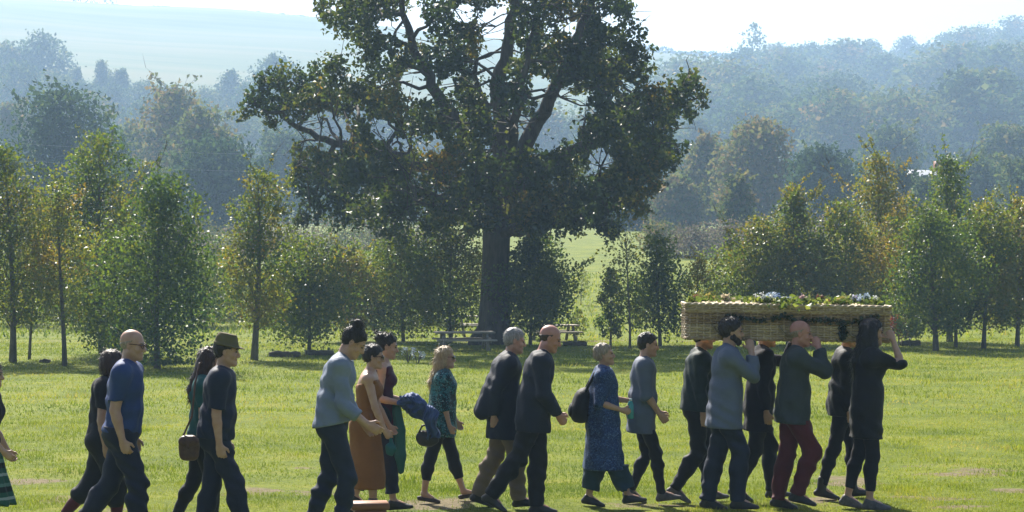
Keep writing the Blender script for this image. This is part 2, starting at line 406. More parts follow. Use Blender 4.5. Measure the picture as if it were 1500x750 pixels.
    C, RR, H = [], [], []
    for (px, py, r) in B:
        e = 1-((px-720)/330)**2-((py-150)/260)**2
        D = 4.6*math.sqrt(max(e, .02))
        reps = 1 if D < 2.4 else 2
        for k in range(reps):
            dy = rng.uniform(-.5, .5)*D if reps == 1 else (-D*.75 if k == 0 else D*.75 if k == 1 else 0)+rng.normal(0, .5)
            q = P(px+rng.normal(0, r*.12), py+rng.normal(0, r*.12), dy)
            C.append(q); RR.append(r*sc_*rng.uniform(.9, 1.1)); H.append(rng.normal(.42, .16)+(.16 if py > 200 and rng.random() < .35 else 0))
    C = np.array(C); RR = np.array(RR); H = np.array(H)
    nodes = np.array([l[0] for l in limbs]); nr = np.array([l[1] for l in limbs])
    for c, r in zip(C, RR):
        d = np.linalg.norm((nodes-c)*np.array([1, 1, 1.1]), axis=1)+(nodes[:, 2] > c[2]+.3)*1.5
        j = int(np.argmin(d)); a = nodes[j]
        if d[j] < .15: continue
        pts = curve_pts(a, c, .07, rng, 6, .045)
        mb.tube(pts, np.linspace(min(nr[j]*.7, .03+.016*d[j]), .012, 6), 5, False)
        for k in range(3):
            e = c+rng.normal(0, 1, 3)*r*.6
            mb.tube(curve_pts(pts[3], e, .05, rng, 4, .05), [.016, .012, .009, .005], 4, False)
    mb.build('trunk', M_BARK, root, True)
    p = RR**2; p /= p.sum()
    n = 84000
    k = rng.choice(len(C), n, p=p)
    d = rng.normal(0, 1, (n, 3)); d /= np.linalg.norm(d, axis=1)[:, None]
    f = rng.uniform(0, 1, n)**.45*rng.choice([1, 1, 1, 1.18], n)
    # twig-sized tufts inside each mass so that the edge is ragged
    tuft = rng.integers(0, 26, n)
    td = np.random.default_rng(77).normal(0, 1, (len(C), 26, 3)); td /= np.linalg.norm(td, axis=2)[:, :, None]
    tl = np.random.default_rng(78).uniform(.35, 1.05, (len(C), 26))
    pos = C[k]+(td[k, tuft]*tl[k, tuft][:, None]*.8+d*f[:, None]*.36)*RR[k][:, None]
    # open the gaps the branches leave (a ragged tunnel through the crown)
    ppx = 728+pos[:, 0]/sc_*(Y0/(Y0+pos[:, 1])); ppy = 375-(pos[:, 2]-CAMZ)/sc_*(Y0/(Y0+pos[:, 1]))
    keep = np.ones(n, bool)
    for (hx, hy, hr) in HOLES:
        rr = hr*(.92+.5*vnoise(ppx/7+hx, ppy/7, 4))
        keep &= ~((((ppx-hx)/1.15)**2+(ppy-hy)**2 < rr**2) & (rng.random(n) < .96))
    pos, k = pos[keep], k[keep]
    V, F, hu = leaves(pos, .13, rng, np.clip(H[k]+rng.normal(0, .15, len(k)), 0, 1), fold=.2)
    mesh_np('crown', V, F, OAK, root, attrs={'hue': ('FACE', hu)})
    # the root sits at ground height
    root.location.z = 0.0
    return root

# ------------------------------------------------------------------ trees of the field
def field_tree(label, px, py_base, py_top, wpx, base, shape, hue, seed, nleaf=3600, size=.09, name='young_tree', group='young trees planted round the meadow', Y=None, **kw):
    if Y is None: Y = CAMZ*FPX/(py_base-375)
    x = (px-750)/FPX*Y
    z0 = gz(x, Y)
    h = CAMZ-(py_top-375)/FPX*Y-z0
    kw['size'] = size*.8; hue = (hue[0]+.08, hue[1])
    return tree(name, label, x, Y, h, wpx*1.28/FPX*Y, base*.68, shape, hue=hue, seed=seed, nleaf=int(nleaf*2.5), group=group, shoots=(0 if nleaf < 1000 else 16), **kw)

def build_field_trees():
    f = field_tree
    f('yellow green young tree at the far left edge of the meadow', 12, 531, 212, 118, .3, 'column', (.56, .14), 1, 4200, size=.1, clump=.24)
    f('thin young tree with yellowing leaves behind the leftmost one', 45, 526, 300, 70, .33, 'column', (.58, .14), 31, 1500, size=.085, trunk_r=.03)
    f('sparse brownish young tree with two bare stems at left', 92, 534, 268, 92, .36, 'oval', (.6, .14), 2, 1900, size=.085, stems=2, trunk_r=.035)
    f('tall green young tree behind the man in the blue T-shirt', 150, 520, 196, 118, .2, 'column', (.42, .16), 3, 5200, size=.1, clump=.24)
    f('dense dark young tree leafy to the ground, left of the hat wearer', 234, 541, 262, 158, .1, 'cone', (.16, .13), 4, 6000, size=.1, clump=.3, nclump=22)
    f('bushy dark young tree growing into its neighbour on the left', 172, 528, 345, 104, .14, 'oval', (.24, .13), 5, 4200, size=.1, clump=.27)
    f('slim tall young tree with a bare greyish trunk and yellow tips', 374, 527, 243, 88, .27, 'column', (.54, .15), 6, 3200, size=.095, clump=.22, trunk_r=.065)
    f('small round grey green tree right of the slim yellow tipped tree', 450, 518, 352, 116, .2, 'dome', (.3, .13), 7, 4200, size=.1, clump=.26)
    f('low bright yellow green tree between two darker ones', 512, 501, 366, 86, .22, 'oval', (.66, .12), 8, 3000, size=.1, clump=.27)
    f('broad olive young tree left of the oak, above the bun', 590, 501, 342, 106, .2, 'dome', (.34, .14), 9, 4600, size=.1, clump=.26)
    f('olive young tree standing closest to the oak trunk on its left', 662, 503, 336, 84, .2, 'dome', (.4, .14), 10, 3600, size=.1, clump=.27)
    f('dense dark young tree standing against the oak trunk on its right', 778, 506, 346, 80, .14, 'dome', (.2, .12), 12, 5600, size=.1, clump=.26)
    f('very narrow sapling right of the oak', 893, 511, 392, 32, .2, 'column', (.24, .12), 13, 900, size=.09, trunk_r=.03)
    f('see-through slender young tree between sapling and dark tree', 919, 513, 318, 62, .24, 'column', (.5, .14), 14, 600, size=.085, trunk_r=.03)
    f('dark young tree above the man with his hands held together', 965, 508, 344, 88, .24, 'cone', (.22, .12), 15, 2400, size=.1, clump=.26)
    f('thin orange tinged young tree just left of the coffin', 1024, 506, 376, 62, .24, 'oval', (.62, .14), 16, 1000, size=.085, trunk_r=.03)
    f('bushy green young tree behind the left half of the coffin', 1108, 506, 318, 98, .18, 'oval', (.4, .14), 17, 4200, size=.1, clump=.26)
    f('pointed tree with a dark middle above the coffin', 1158, 505, 272, 108, .2, 'cone', (.46, .18), 18, 5200, size=.1, clump=.22)
    f('yellow green rounded tree above the right part of the coffin', 1236, 507, 298, 112, .2, 'oval', (.56, .14), 19, 4600, size=.1, clump=.24)
    f('tall golden tree rising behind the coffin front end', 1288, 500, 226, 124, .24, 'cone', (.66, .12), 20, 4800, size=.1, clump=.22)
    f('dark green young tree with a straight clear trunk right of the coffin', 1367, 514, 306, 112, .24, 'oval', (.24, .12), 21, 4800, size=.1, clump=.24, trunk_r=.06)
    f('bluish green tall tree behind the row on the right', 1392, 500, 228, 106, .22, 'cone', (.3, .14), 22, 4400, size=.1, clump=.23)
    f('mid green young tree with a thin trunk, third from the right edge', 1404, 509, 330, 90, .26, 'oval', (.42, .14), 23, 3000, size=.1, trunk_r=.04)
    f('spreading green young tree, second from the right edge', 1444, 510, 296, 104, .25, 'dome', (.5, .14), 24, 3800, size=.1, trunk_r=.05)
    f('yellow brown young tree at the right edge of the meadow', 1490, 508, 292, 92, .22, 'column', (.6, .13), 25, 3600, size=.1, trunk_r=.05)
    f('shorter green young tree just beyond the right frame edge trees', 1530, 506, 300, 100, .22, 'oval', (.45, .14), 26, 3000, size=.1)
    f('little red leaved sapling right of the coffin', 1316, 506, 462, 34, .45, 'dome', (.5, .2), 27, 420, name='sapling', size=.085, mat=RED, trunk_r=.02, group=None)
    f('tiny dark sapling beside the bench log', 1333, 508, 455, 40, .4, 'oval', (.3, .15), 28, 420, name='sapling', size=.085, trunk_r=.02, group=None)
    f('small leafy sapling in the open grass right of the oak', 846, 498, 452, 24, .2, 'column', (.45, .1), 29, 200, name='sapling', size=.08, trunk_r=.014, group=None)
    f('twiggy sapling with a thin stem on the sunny slope', 852, 470, 390, 20, .2, 'column', (.5, .1), 30, 160, Y=88, name='sapling', size=.08, trunk_r=.014, group=None)

def build_bushes():
    for i, (px, top, w, Y) in enumerate([(28, 380, 90, 74), (70, 368, 80, 79), (118, 372, 96, 72), (205, 380, 90, 76), (298, 372, 84, 73), (335, 385, 80, 78), (408, 378, 84, 74), (478, 384, 76, 76), (545, 372, 84, 73), (625, 366, 90, 75), (1075, 362, 84, 76), (1190, 360, 90, 74), (1262, 356, 86, 78), (1330, 352, 90, 74), (1470, 356, 96, 76)]):
        x = (px-750)/FPX*Y; h = CAMZ-(top-375)/FPX*Y-gz(x, Y)
        tree('young_tree', 'low bushy tree filling the gaps in the second row behind the young trees', x, Y, h, w/FPX*Y*1.3, .08, 'dome', 20, 2800, .11, YOUNG, None, (.4+.1*math.sin(i*2.1), .15), 'second row of bushy trees', 500+i, clump=.28, shoots=10)
    # pale scrub behind the young trees: each bush its own thing
    S = [(300, 352, 92, 128), (372, 345, 80, 132), (430, 334, 110, 126), (505, 328, 120, 138), (560, 336, 84, 142), (620, 338, 92, 130), (965, 352, 60, 140), (1012, 342, 84, 128), (1062, 348, 76, 134), (1118, 340, 90, 140), (1200, 338, 110, 136), (1290, 335, 100, 128), (1370, 330, 110, 134), (1460, 330, 110, 140), (250, 340, 100, 120), (150, 345, 120, 124), (60, 340, 110, 120)]
    words = ['pale twiggy bush left of the scrub line', 'grey brown bush behind the slim tree', 'silvery scrub bush with purple tint', 'widest pale scrub bush left of the oak', 'dull purple bush beside the widest scrub', 'grey bush half hidden by the oak crown', 'low purple brown bush right of the oak slope', 'greyish scrub at the top of the sunny slope', 'brown scrub behind the coffin left end', 'tawny scrub behind the pointed tree', 'olive scrub above the coffin middle', 'dusty green scrub behind the golden tree', 'faded scrub behind the blue green tree', 'faded scrub at the right frame edge', 'scrub bush behind the dense dark tree', 'scrub bush behind the tall green tree', 'scrub bush at the left frame edge']
    for i, ((px, top, w, Y), lb) in enumerate(zip(S, words)):
        x = (px-750)/FPX*Y; z0 = gz(x, Y); h = CAMZ-(top-375)/FPX*Y-z0
        tree('scrub_bush', lb, x, Y, max(h, 1.6), w/FPX*Y*1.15, .05, 'bush', 24, 2600, .15, SCRUB if i % 3 else FAR, M_BARK_PALE, ((.45, .2) if i % 3 else (.75, .15)), 'scrub bushes behind the young trees', 60+i, .05, .3, 'bush')

def wood_tree(label, px, top, wpx, Y, shape, hue, seed, nleaf=5200, base=.08, **kw):
    x = (px-750)/FPX*Y; z0 = gz(x, Y); h = CAMZ-(top-375)/FPX*Y-z0
    return tree('woodland_tree', label, x, Y, h, wpx/FPX*Y, base, shape, 44, nleaf, .0022*Y, FAR, M_BARK, hue, 'hedgerow trees behind the meadow', seed, clump=.24, orient=.62, shoots=10, **kw)

def build_mid_trees():
    w = wood_tree
    w('big dark dome shaped tree at left behind the young trees', 97, 133, 168, 175, 'dome', (.22, .12), 101, 9000)
    w('pale rust tinged tree right of the dark dome', 262, 126, 132, 235, 'oval', (.85, .12), 102, 6000)
    w('sunlit yellow green tree in front of the rust tinged one', 300, 160, 112, 205, 'dome', (.7, .12), 103, 5200)
    w('dark shaded tree filling the space left of the oak', 318, 210, 150, 185, 'dome', (.2, .1), 104, 7000)
    w('blue shaded tree under the oak left branches', 420, 196, 130, 260, 'dome', (.3, .12), 105, 5200)
    w('hazy tree behind the dark dome at the left edge', 12, 152, 90, 300, 'oval', (.8, .14), 106)
    w('hazy green tree between dome and rust tinged tree', 190, 188, 90, 260, 'dome', (.55, .14), 107)
    w('low dark tree seen under the oak crown', 520, 250, 130, 240, 'dome', (.3, .12), 108)
    w('dim tree behind the oak trunk', 640, 240, 150, 250, 'dome', (.35, .12), 109)
    w('dim tree behind the right half of the oak', 800, 240, 150, 240, 'dome', (.45, .12), 110)
    w('grey blue tree showing under the oak right branches', 935, 262, 120, 200, 'dome', (.35, .14), 111)
    w('silvery green domed tree right of the oak', 1104, 178, 124, 205, 'dome', (.88, .12), 112, 7000)
    w('lighter tree leaning on the silvery dome at its left', 1035, 200, 92, 215, 'oval', (.85, .14), 113, 5000)
    w('dark ivy clad tree behind the pointed tree', 1208, 218, 116, 190, 'dome', (.2, .12), 114, 6500)
    w('pale green slim tree behind the bushy green one', 1080, 256, 56, 150, 'oval', (.72, .1), 115, 2600)
    w('hazy grey tree above the golden tree', 1308, 186, 100, 300, 'dome', (.5, .14), 116)
    w('pale hazy tree at the right edge above the row', 1474, 186, 110, 290, 'dome', (.6, .14), 117)
    w('dull tree behind the bluish green tall tree', 1420, 230, 110, 230, 'dome', (.5, .14), 118)
    w('dark green tree behind the golden and blue trees', 1330, 262, 96, 185, 'dome', (.3, .12), 119)
    w('round green tree hiding the left end of the white house', 1318, 240, 54, 175, 'dome', (.5, .12), 124, 2200)
    w('round green tree hiding the right end of the white house', 1388, 242, 54, 175, 'dome', (.4, .12), 125, 2600)
    w('low tree in front of the white house', 1354, 264, 50, 170, 'dome', (.55, .12), 126, 2600)
    w('olive tree beyond the right edge row', 1500, 240, 100, 200, 'dome', (.55, .12), 120)
    w('rust brown bush like tree near the silvery dome', 990, 262, 80, 190, 'bush', (.8, .12), 121)
    w('green tree at the left edge under the hazy one', 10, 226, 100, 170, 'dome', (.5, .12), 122)
    w('leafy tree between the dark dome and shaded tree', 196, 246, 96, 160, 'dome', (.45, .12), 123)

# ------------------------------------------------------------------ distant woods (copies of a few trees)
def build_far():
    rng = np.random.default_rng(3)
    protos = []
    for i, (sh, hw) in enumerate([('dome', .95), ('oval', .75), ('dome', 1.1), ('dome', .85), ('oval', .9), ('column', .5)]):
        protos.append((sh, hw, i))
    made = {}
    LEFT = 'far trees on the left hillside'; RIGHT = 'trees of the wooded hillside'
    def put(px, top, hm, Y, kind, label, group, name='hillside_tree', wmul=1.0):
        x = (px-750)/FPX*Y; z = gz(x, Y)
        if top is not None: hm = max(4., CAMZ-(top-375)/FPX*Y-z)
        sh, hw, i = protos[kind]
        if kind not in made:
            o = tree(name, label, 0, 0, 10., 10.*hw, .05, sh, 34, 3800, .55, FAR, M_BARK, (.4+.08*(i % 4), .17), group, 300+i, clump=.25, z=0, orient=.66)
            made[kind] = o
        else:
            o = copy_tree(made[kind]); o.name = name
        o.location = (x, Y, z-.3); o.rotation_euler.z = rng.uniform(0, 6.28)
        s = hm/10.; o.scale = (s*wmul, s*wmul, s)
        o['label'] = label; o['group'] = group
        return o
    # wooded hillside, right
    rows = [(430, 52, 1090, 1600, 16), (500, 60, 1040, 1620, 15), (575, 62, 990, 1640, 17), (650, 62, 1010, 1640, 17), (730, 62, 1085, 1650, 17), (815, 62, 1110, 1650, 17), (900, 62, 1130, 1650, 16), (985, 64, 1150, 1660, 15)]
    n = 0
    for (Y, step, p0, p1, hm) in rows:
        px = p0+rng.uniform(0, 20)
        while px < p1:
            h = hm*rng.uniform(.8, 1.25)
            if px > 1380: h *= 1.12
            put(px, None, h, Y+rng.uniform(-32, 32), int(rng.choice([0, 1, 2, 3, 4])), 'rounded tree among many in the hazy wood covering the right hillside', RIGHT, wmul=rng.uniform(1.1, 1.5))
            px += step*rng.uniform(.75, 1.25)*(.9 if px < 1500 else 1.6)
            n += 1
    x = (1105-750)/FPX*760; z = gz(x, 760); tree('hillside_tree', 'tall wispy tree sticking out above the wooded skyline', x, 760, CAMZ-(34-375)/FPX*760-z, 14, .25, 'oval', 16, 700, 1.1, FAR, M_BARK, (.4, .15), RIGHT, 399, clump=.2, shoots=6)
    # left hillside
    put(60, 48, 0, 575, 4, 'big hazy tree in front of the pale left hill field', LEFT)
    put(6, 62, 0, 570, 3, 'hazy tree cut by the left edge below the hill field', LEFT)
    put(30, 92, 0, 520, 0, 'lower hazy tree beside the big one at the left edge', LEFT)
    put(95, 122, 0, 500, 1, 'small rounded hazy tree right of the big one', LEFT)
    put(112, 98, 0, 560, 5, 'thin pointed hazy tree below the hill field', LEFT, wmul=.8)
    put(150, 88, 0, 560, 5, 'tallest thin hazy tree below the hill field', LEFT, wmul=.7)
    put(176, 100, 0, 555, 5, 'second thin hazy tree right of the tallest thin one', LEFT, wmul=1.1)
    put(210, 118, 0, 545, 0, 'low rounded hazy tree under the thin ones', LEFT)
    put(402, 80, 0, 570, 4, 'domed hazy tree just above the oak left branches', LEFT)
    for px, top, k in [(-20, 96, 0), (30, 112, 3), (78, 106, 2), (128, 120, 0), (165, 122, 4), (236, 124, 3), (262, 130, 0), (300, 128, 2), (370, 122, 0), (430, 124, 3)]: put(px, top, 0, 535, k, 'lumpy blue grey tree in the low hazy belt under the pale hill field', 'low hazy belt under the hill field', wmul=1.1)
    put(338, 102, 0, 560, 1, 'hazy tree left of the domed one by the oak', LEFT)
    put(455, 112, 0, 580, 3, 'hazy tree behind the oak left branches', LEFT)
    for px, Y, k in [(60, 440, 0), (130, 430, 3), (215, 450, 4), (285, 440, 0), (350, 430, 2), (420, 450, 3), (490, 440, 0), (560, 450, 4), (640, 440, 2), (720, 450, 0), (800, 440, 3), (880, 450, 2), (950, 440, 0), (1020, 430, 1), (-20, 440, 4), (-100, 440, 0)]:
        put(px, None, 12*rng.uniform(.85, 1.2), Y, k, 'hazy tree in the band of trees at the foot of the hill', 'band of trees at the foot of the hill', wmul=1.2)
    # hedge on the skyline, left, and a hedge line across the field
    def hedge(name, label, p0, p1, Y0, Y1, h, seed, step):
        r = np.random.default_rng(seed); pos = []
        m = int((p1-p0)/step)
        for i in range(m):
            t = (i+r.uniform(0, 1))/m; px = p0+(p1-p0)*t; Y = Y0+(Y1-Y0)*t
            x = (px-750)/FPX*Y; z = gz(x, Y)
            hh = h*(.5+.9*vnoise(np.array([px/9.]), np.array([seed*1.]), 2)[0])
            for q in range(7): pos.append((x+r.normal(0, .7), Y+r.normal(0, .7), z+r.uniform(0, hh)))
        V, F, hu = leaves(np.array(pos), 1.1, r, np.clip(r.normal(.4, .15, len(pos)), 0, 1))
        o = mesh_np(name, V, F, FAR, attrs={'hue': ('FACE', hu)})
        tag(o, label, 'hedge')
    hedge('hedgerow', 'faint ragged hedge on the skyline of the pale hill', -200, 172, 1095, 1100, 7.5, 1, .9)
    hedge('hedgerow', 'thin hedge on the open ridge between oak and wood', 880, 1110, 1080, 1090, 2.4, 3, .9)
    hedge('hedgerow', 'fine hedge along the ridge left of the oak', 172, 520, 1100, 1100, 1.3, 4, .8)

# ------------------------------------------------------------------ small things under the trees
M_WOOD = simple_mat('weathered_wood', (.2, .17, .13), (.42, .37, .3), 14, .7, .5, stretch=(.15, 1, 1))
M_LOG = simple_mat('dark_log', (.05, .04, .03), (.14, .11, .08), 10, .9, .8, stretch=(.3, 1, 1))
M_CRATE = simple_mat('orange_brown_wood', (.16, .06, .025), (.3, .13, .055), 18, .55, .4, stretch=(.12, 1, 1))
def picnic_table(label, px, Y, w, rz, hscale=1.0):
    x = (px-750)/FPX*Y
    o = empty('picnic_table', (x, Y, gz(x, Y)), rz); tag(o, label, 'table', 'picnic tables under the oak')
    mb = MB()
    for k in range(5): mb.box((0, -.3+k*.15, .73*hscale), (w, .14, .04), bev=.006)
    mb.build('tabletop', M_WOOD, o)
    for s in (-1, 1):
        mb = MB()
        for k in range(2): mb.box((0, s*(.62+k*.13), .44*hscale), (w, .12, .04), bev=.006)
        mb.build('bench_seat', M_WOOD, o)
    for s in (-1, 1):
        for t in (-1, 1):
            mb = MB(); mb.tube([(s*w*.36, t*.62, -.03), (s*w*.36, t*.25, .71*hscale)], .045, 4); mb.build('leg', M_WOOD, o)
        mb = MB(); mb.box((s*w*.36+.05, 0, .4*hscale), (.04, 1.5, .09)); mb.build('crossbar', M_WOOD, o)
    return o

def log_bench(label, px, py, wpx, hpx, rz=.05):
    Y = CAMZ*FPX/(py-375); x = (px-750)/FPX*Y; r = hpx/FPX*Y/2; L = wpx/FPX*Y
    o = empty('log_bench', (x, Y, gz(x, Y)), rz); tag(o, label, 'log', 'logs lying along the young trees')
    mb = MB(); rng = np.random.default_rng(int(px))
    mb.tube([(-L/2+L*t, rng.normal(0, .015), r*.9+rng.normal(0, .012)) for t in np.linspace(0, 1, 8)], r*np.array([.93, 1, 1.03, .98, 1, .95, 1, .9]), 12)
    mb.build('log', M_LOG, o, False)
    mb = MB()
    for s in (-1, 1): mb.tube([(s*(L/2+.004), 0, r*.9), (s*(L/2+.018), 0, r*.9)], r*.82, 12)
    mb.build('cut_end', M_WOOD, o)
    return o

def build_small():
    picnic_table('long pale picnic table below the oak, left of its trunk', 680, 58, 1.5, .12, .62)
    picnic_table('smaller picnic table behind the long pale one by the oak', 690, 66, 1.1, -.3, .85)
    picnic_table('picnic table half hidden behind the balding man, right of the trunk', 812, 64, 1.3, .2, .6)
    log_bench('dark log on the grass under the small round tree', 417, 522, 44, 9)
    log_bench('dark log half hidden behind the man with the bun', 468, 520, 40, 8)
    log_bench('short thick log below the red sapling right of the coffin', 1334, 507, 27, 9)
    log_bench('low log at the left by the sparse brownish tree', 66, 530, 14, 6)
    log_bench('log behind the grey haired men, right of the oak', 842, 508, 34, 7, -.1)
    # pale flowering weeds
    rng = np.random.default_rng(9)
    mw, nt, out = new_mat('pale_petals'); p = N(nt, 'BsdfPrincipled', i_Roughness=.6); p.inputs['Base Color'].default_value = (.6, .64, .68, 1); nt.links.new(p.outputs[0], out.inputs[0])
    for (px, py, hh, lb) in [(598, 531, .34, 'pale blue flowering weed in the shade below the broad olive tree'), (612, 533, .26, 'smaller pale weed right beside the taller flowering one')]:
        Y = CAMZ*FPX/(py-375); x = (px-750)/FPX*Y
        o = empty('flowering_weed', (x, Y, gz(x, Y))); tag(o, lb, 'plant', 'pale weeds in the oak shade')
        mb = MB(); tips = []
        for k in range(9):
            a = rng.uniform(0, 6.28); e = np.array([math.cos(a)*.13, math.sin(a)*.13, hh*rng.uniform(.6, 1)]); tips.append(e)
            mb.tube([(0, 0, -.02), e*.5+np.array([0, 0, .06]), e], .006, 4)
        mb.build('stem', M_BARK_PALE, o)
        for e in tips:
            V, F, _ = leaves(e+rng.normal(0, .022, (8, 3)), .05, rng, 0); mesh_np('flower', V, F, mw, o)
    # crate end cut by the bottom of the frame
    Y = 19.6; x = (542-750)/FPX*Y; top = CAMZ-(735-375)/FPX*Y
    z0 = gz(x, Y)
    o = empty('wooden_bench_post', (x, Y, z0), .12); tag(o, 'orange brown wooden seat post at the bottom edge by the rust dress', 'post')
    mb = MB(); mb.box((0, 0, (top-z0)/2-.03), (.27, .2, top-z0-.06), bev=.01); mb.build('post', M_CRATE, o)
    mb = MB(); mb.box((0, 0, top-z0-.03), (.32, .25, .06), bev=.012); mb.build('cap', M_CRATE, o)

def build_house():
    Y = 200.; x = (1352-750)/FPX*Y; z0 = gz(x, Y)
    roof_top = CAMZ-(249-375)/FPX*Y
    o = empty('white_house', (x, Y, z0), .5); tag(o, 'little white house whose pale roof shows between trees on the right', 'house')
    mw = simple_mat('white_render', (.6, .6, .57), (.72, .72, .7), 3, .8, .1); mr = simple_mat('pale_slate', (.3, .31, .33), (.45, .46, .48), 6, .35, .3, spec=.6)
    hgt = roof_top-z0; e = hgt-1.5
    mb = MB(); mb.box((0, 0, e/2), (5, 4, e)); mb.build('wall', mw, o)
    mb = MB()
    mb.add([(-2.7, -2.3, e-.1), (2.7, -2.3, e-.1), (2.7, 0, hgt), (-2.7, 0, hgt), (-2.7, 2.3, e-.1), (2.7, 2.3, e-.1), (-2.7, -2.3, e-.25), (2.7, -2.3, e-.25), (2.7, 2.3, e-.25), (-2.7, 2.3, e-.25)],
           [(0, 1, 2, 3), (3, 2, 5, 4), (0, 3, 4, 9, 6), (1, 7, 8, 5, 2), (0, 6, 7, 1), (4, 5, 8, 9), (6, 9, 8, 7)])
    rf = mb.build('roof', mr, o)
    mb = MB(); mb.box((1.6, 0, hgt+.2), (.5, .5, 1.2)); mb.build('chimney', M_CRATE, rf)
    mg = simple_mat('dark_glass', (.02, .025, .03), (.03, .035, .04), 3, .1, 0, spec=.6)
    for s in (-1, 1):
        mb = MB(); mb.box((s*1.4, -2.02, e*.55), (.9, .06, 1.1)); mb.build('window', mg, o)

def build_wires():
    mm = simple_mat('bare_wire', (.3, .32, .34), (.36, .37, .38), 3, .6, 0)
    def pole(px, Y, ztop, label):
        x = (px-750)/FPX*Y; z0 = gz(x, Y)
        o = empty('utility_pole', (x, Y, z0)); tag(o, label, 'pole', 'wooden poles of the overhead line')
        mb = MB(); mb.tube([(0, 0, -.2), (0, 0, ztop-z0+.3)], [.15, .1], 10); mb.build('pole', M_LOG, o)
        mb = MB(); mb.box((0, 0, ztop-z0), (1.2, .1, .1)); mb.build('crossarm', M_LOG, o)
        for s in (-.5, .5):
            mb = MB(); mb.tube([(s, 0, ztop-z0+.05), (s, 0, ztop-z0+.18)], .04, 8); mb.build('insulator', mm, o)
        return np.array([x, Y, ztop])
    Y = 150.
    zt = lambda py: CAMZ-(py-375)/FPX*Y
    a = pole(-40, Y, zt(207), 'wooden pole of the overhead line just beyond the left edge')
    b = pole(545, Y, zt(230), 'wooden pole of the overhead line hidden in the oak crown')
    for (dz, lb, off) in [(.18, 'upper overhead wire crossing in front of the dark trees at left', -.5), (-.95, 'lower overhead wire below the upper one at left', 0)]:
        t = np.linspace(0, 1, 30)[:, None]
        p = a*(1-t)+b*t; p[:, 2] += dz-.35*4*(t[:, 0]*(1-t[:, 0])); p[:, 0] += off
        mb = MB(); mb.tube(p, .004, 5); o = mb.build('overhead_wire', mm, None, True); tag(o, lb, 'wire', 'overhead wires at left')
# ------------------------------------------------------------------ implicit modelling
def nz(v):
    v = np.asarray(v, float); return v/(np.linalg.norm(v)+1e-9)

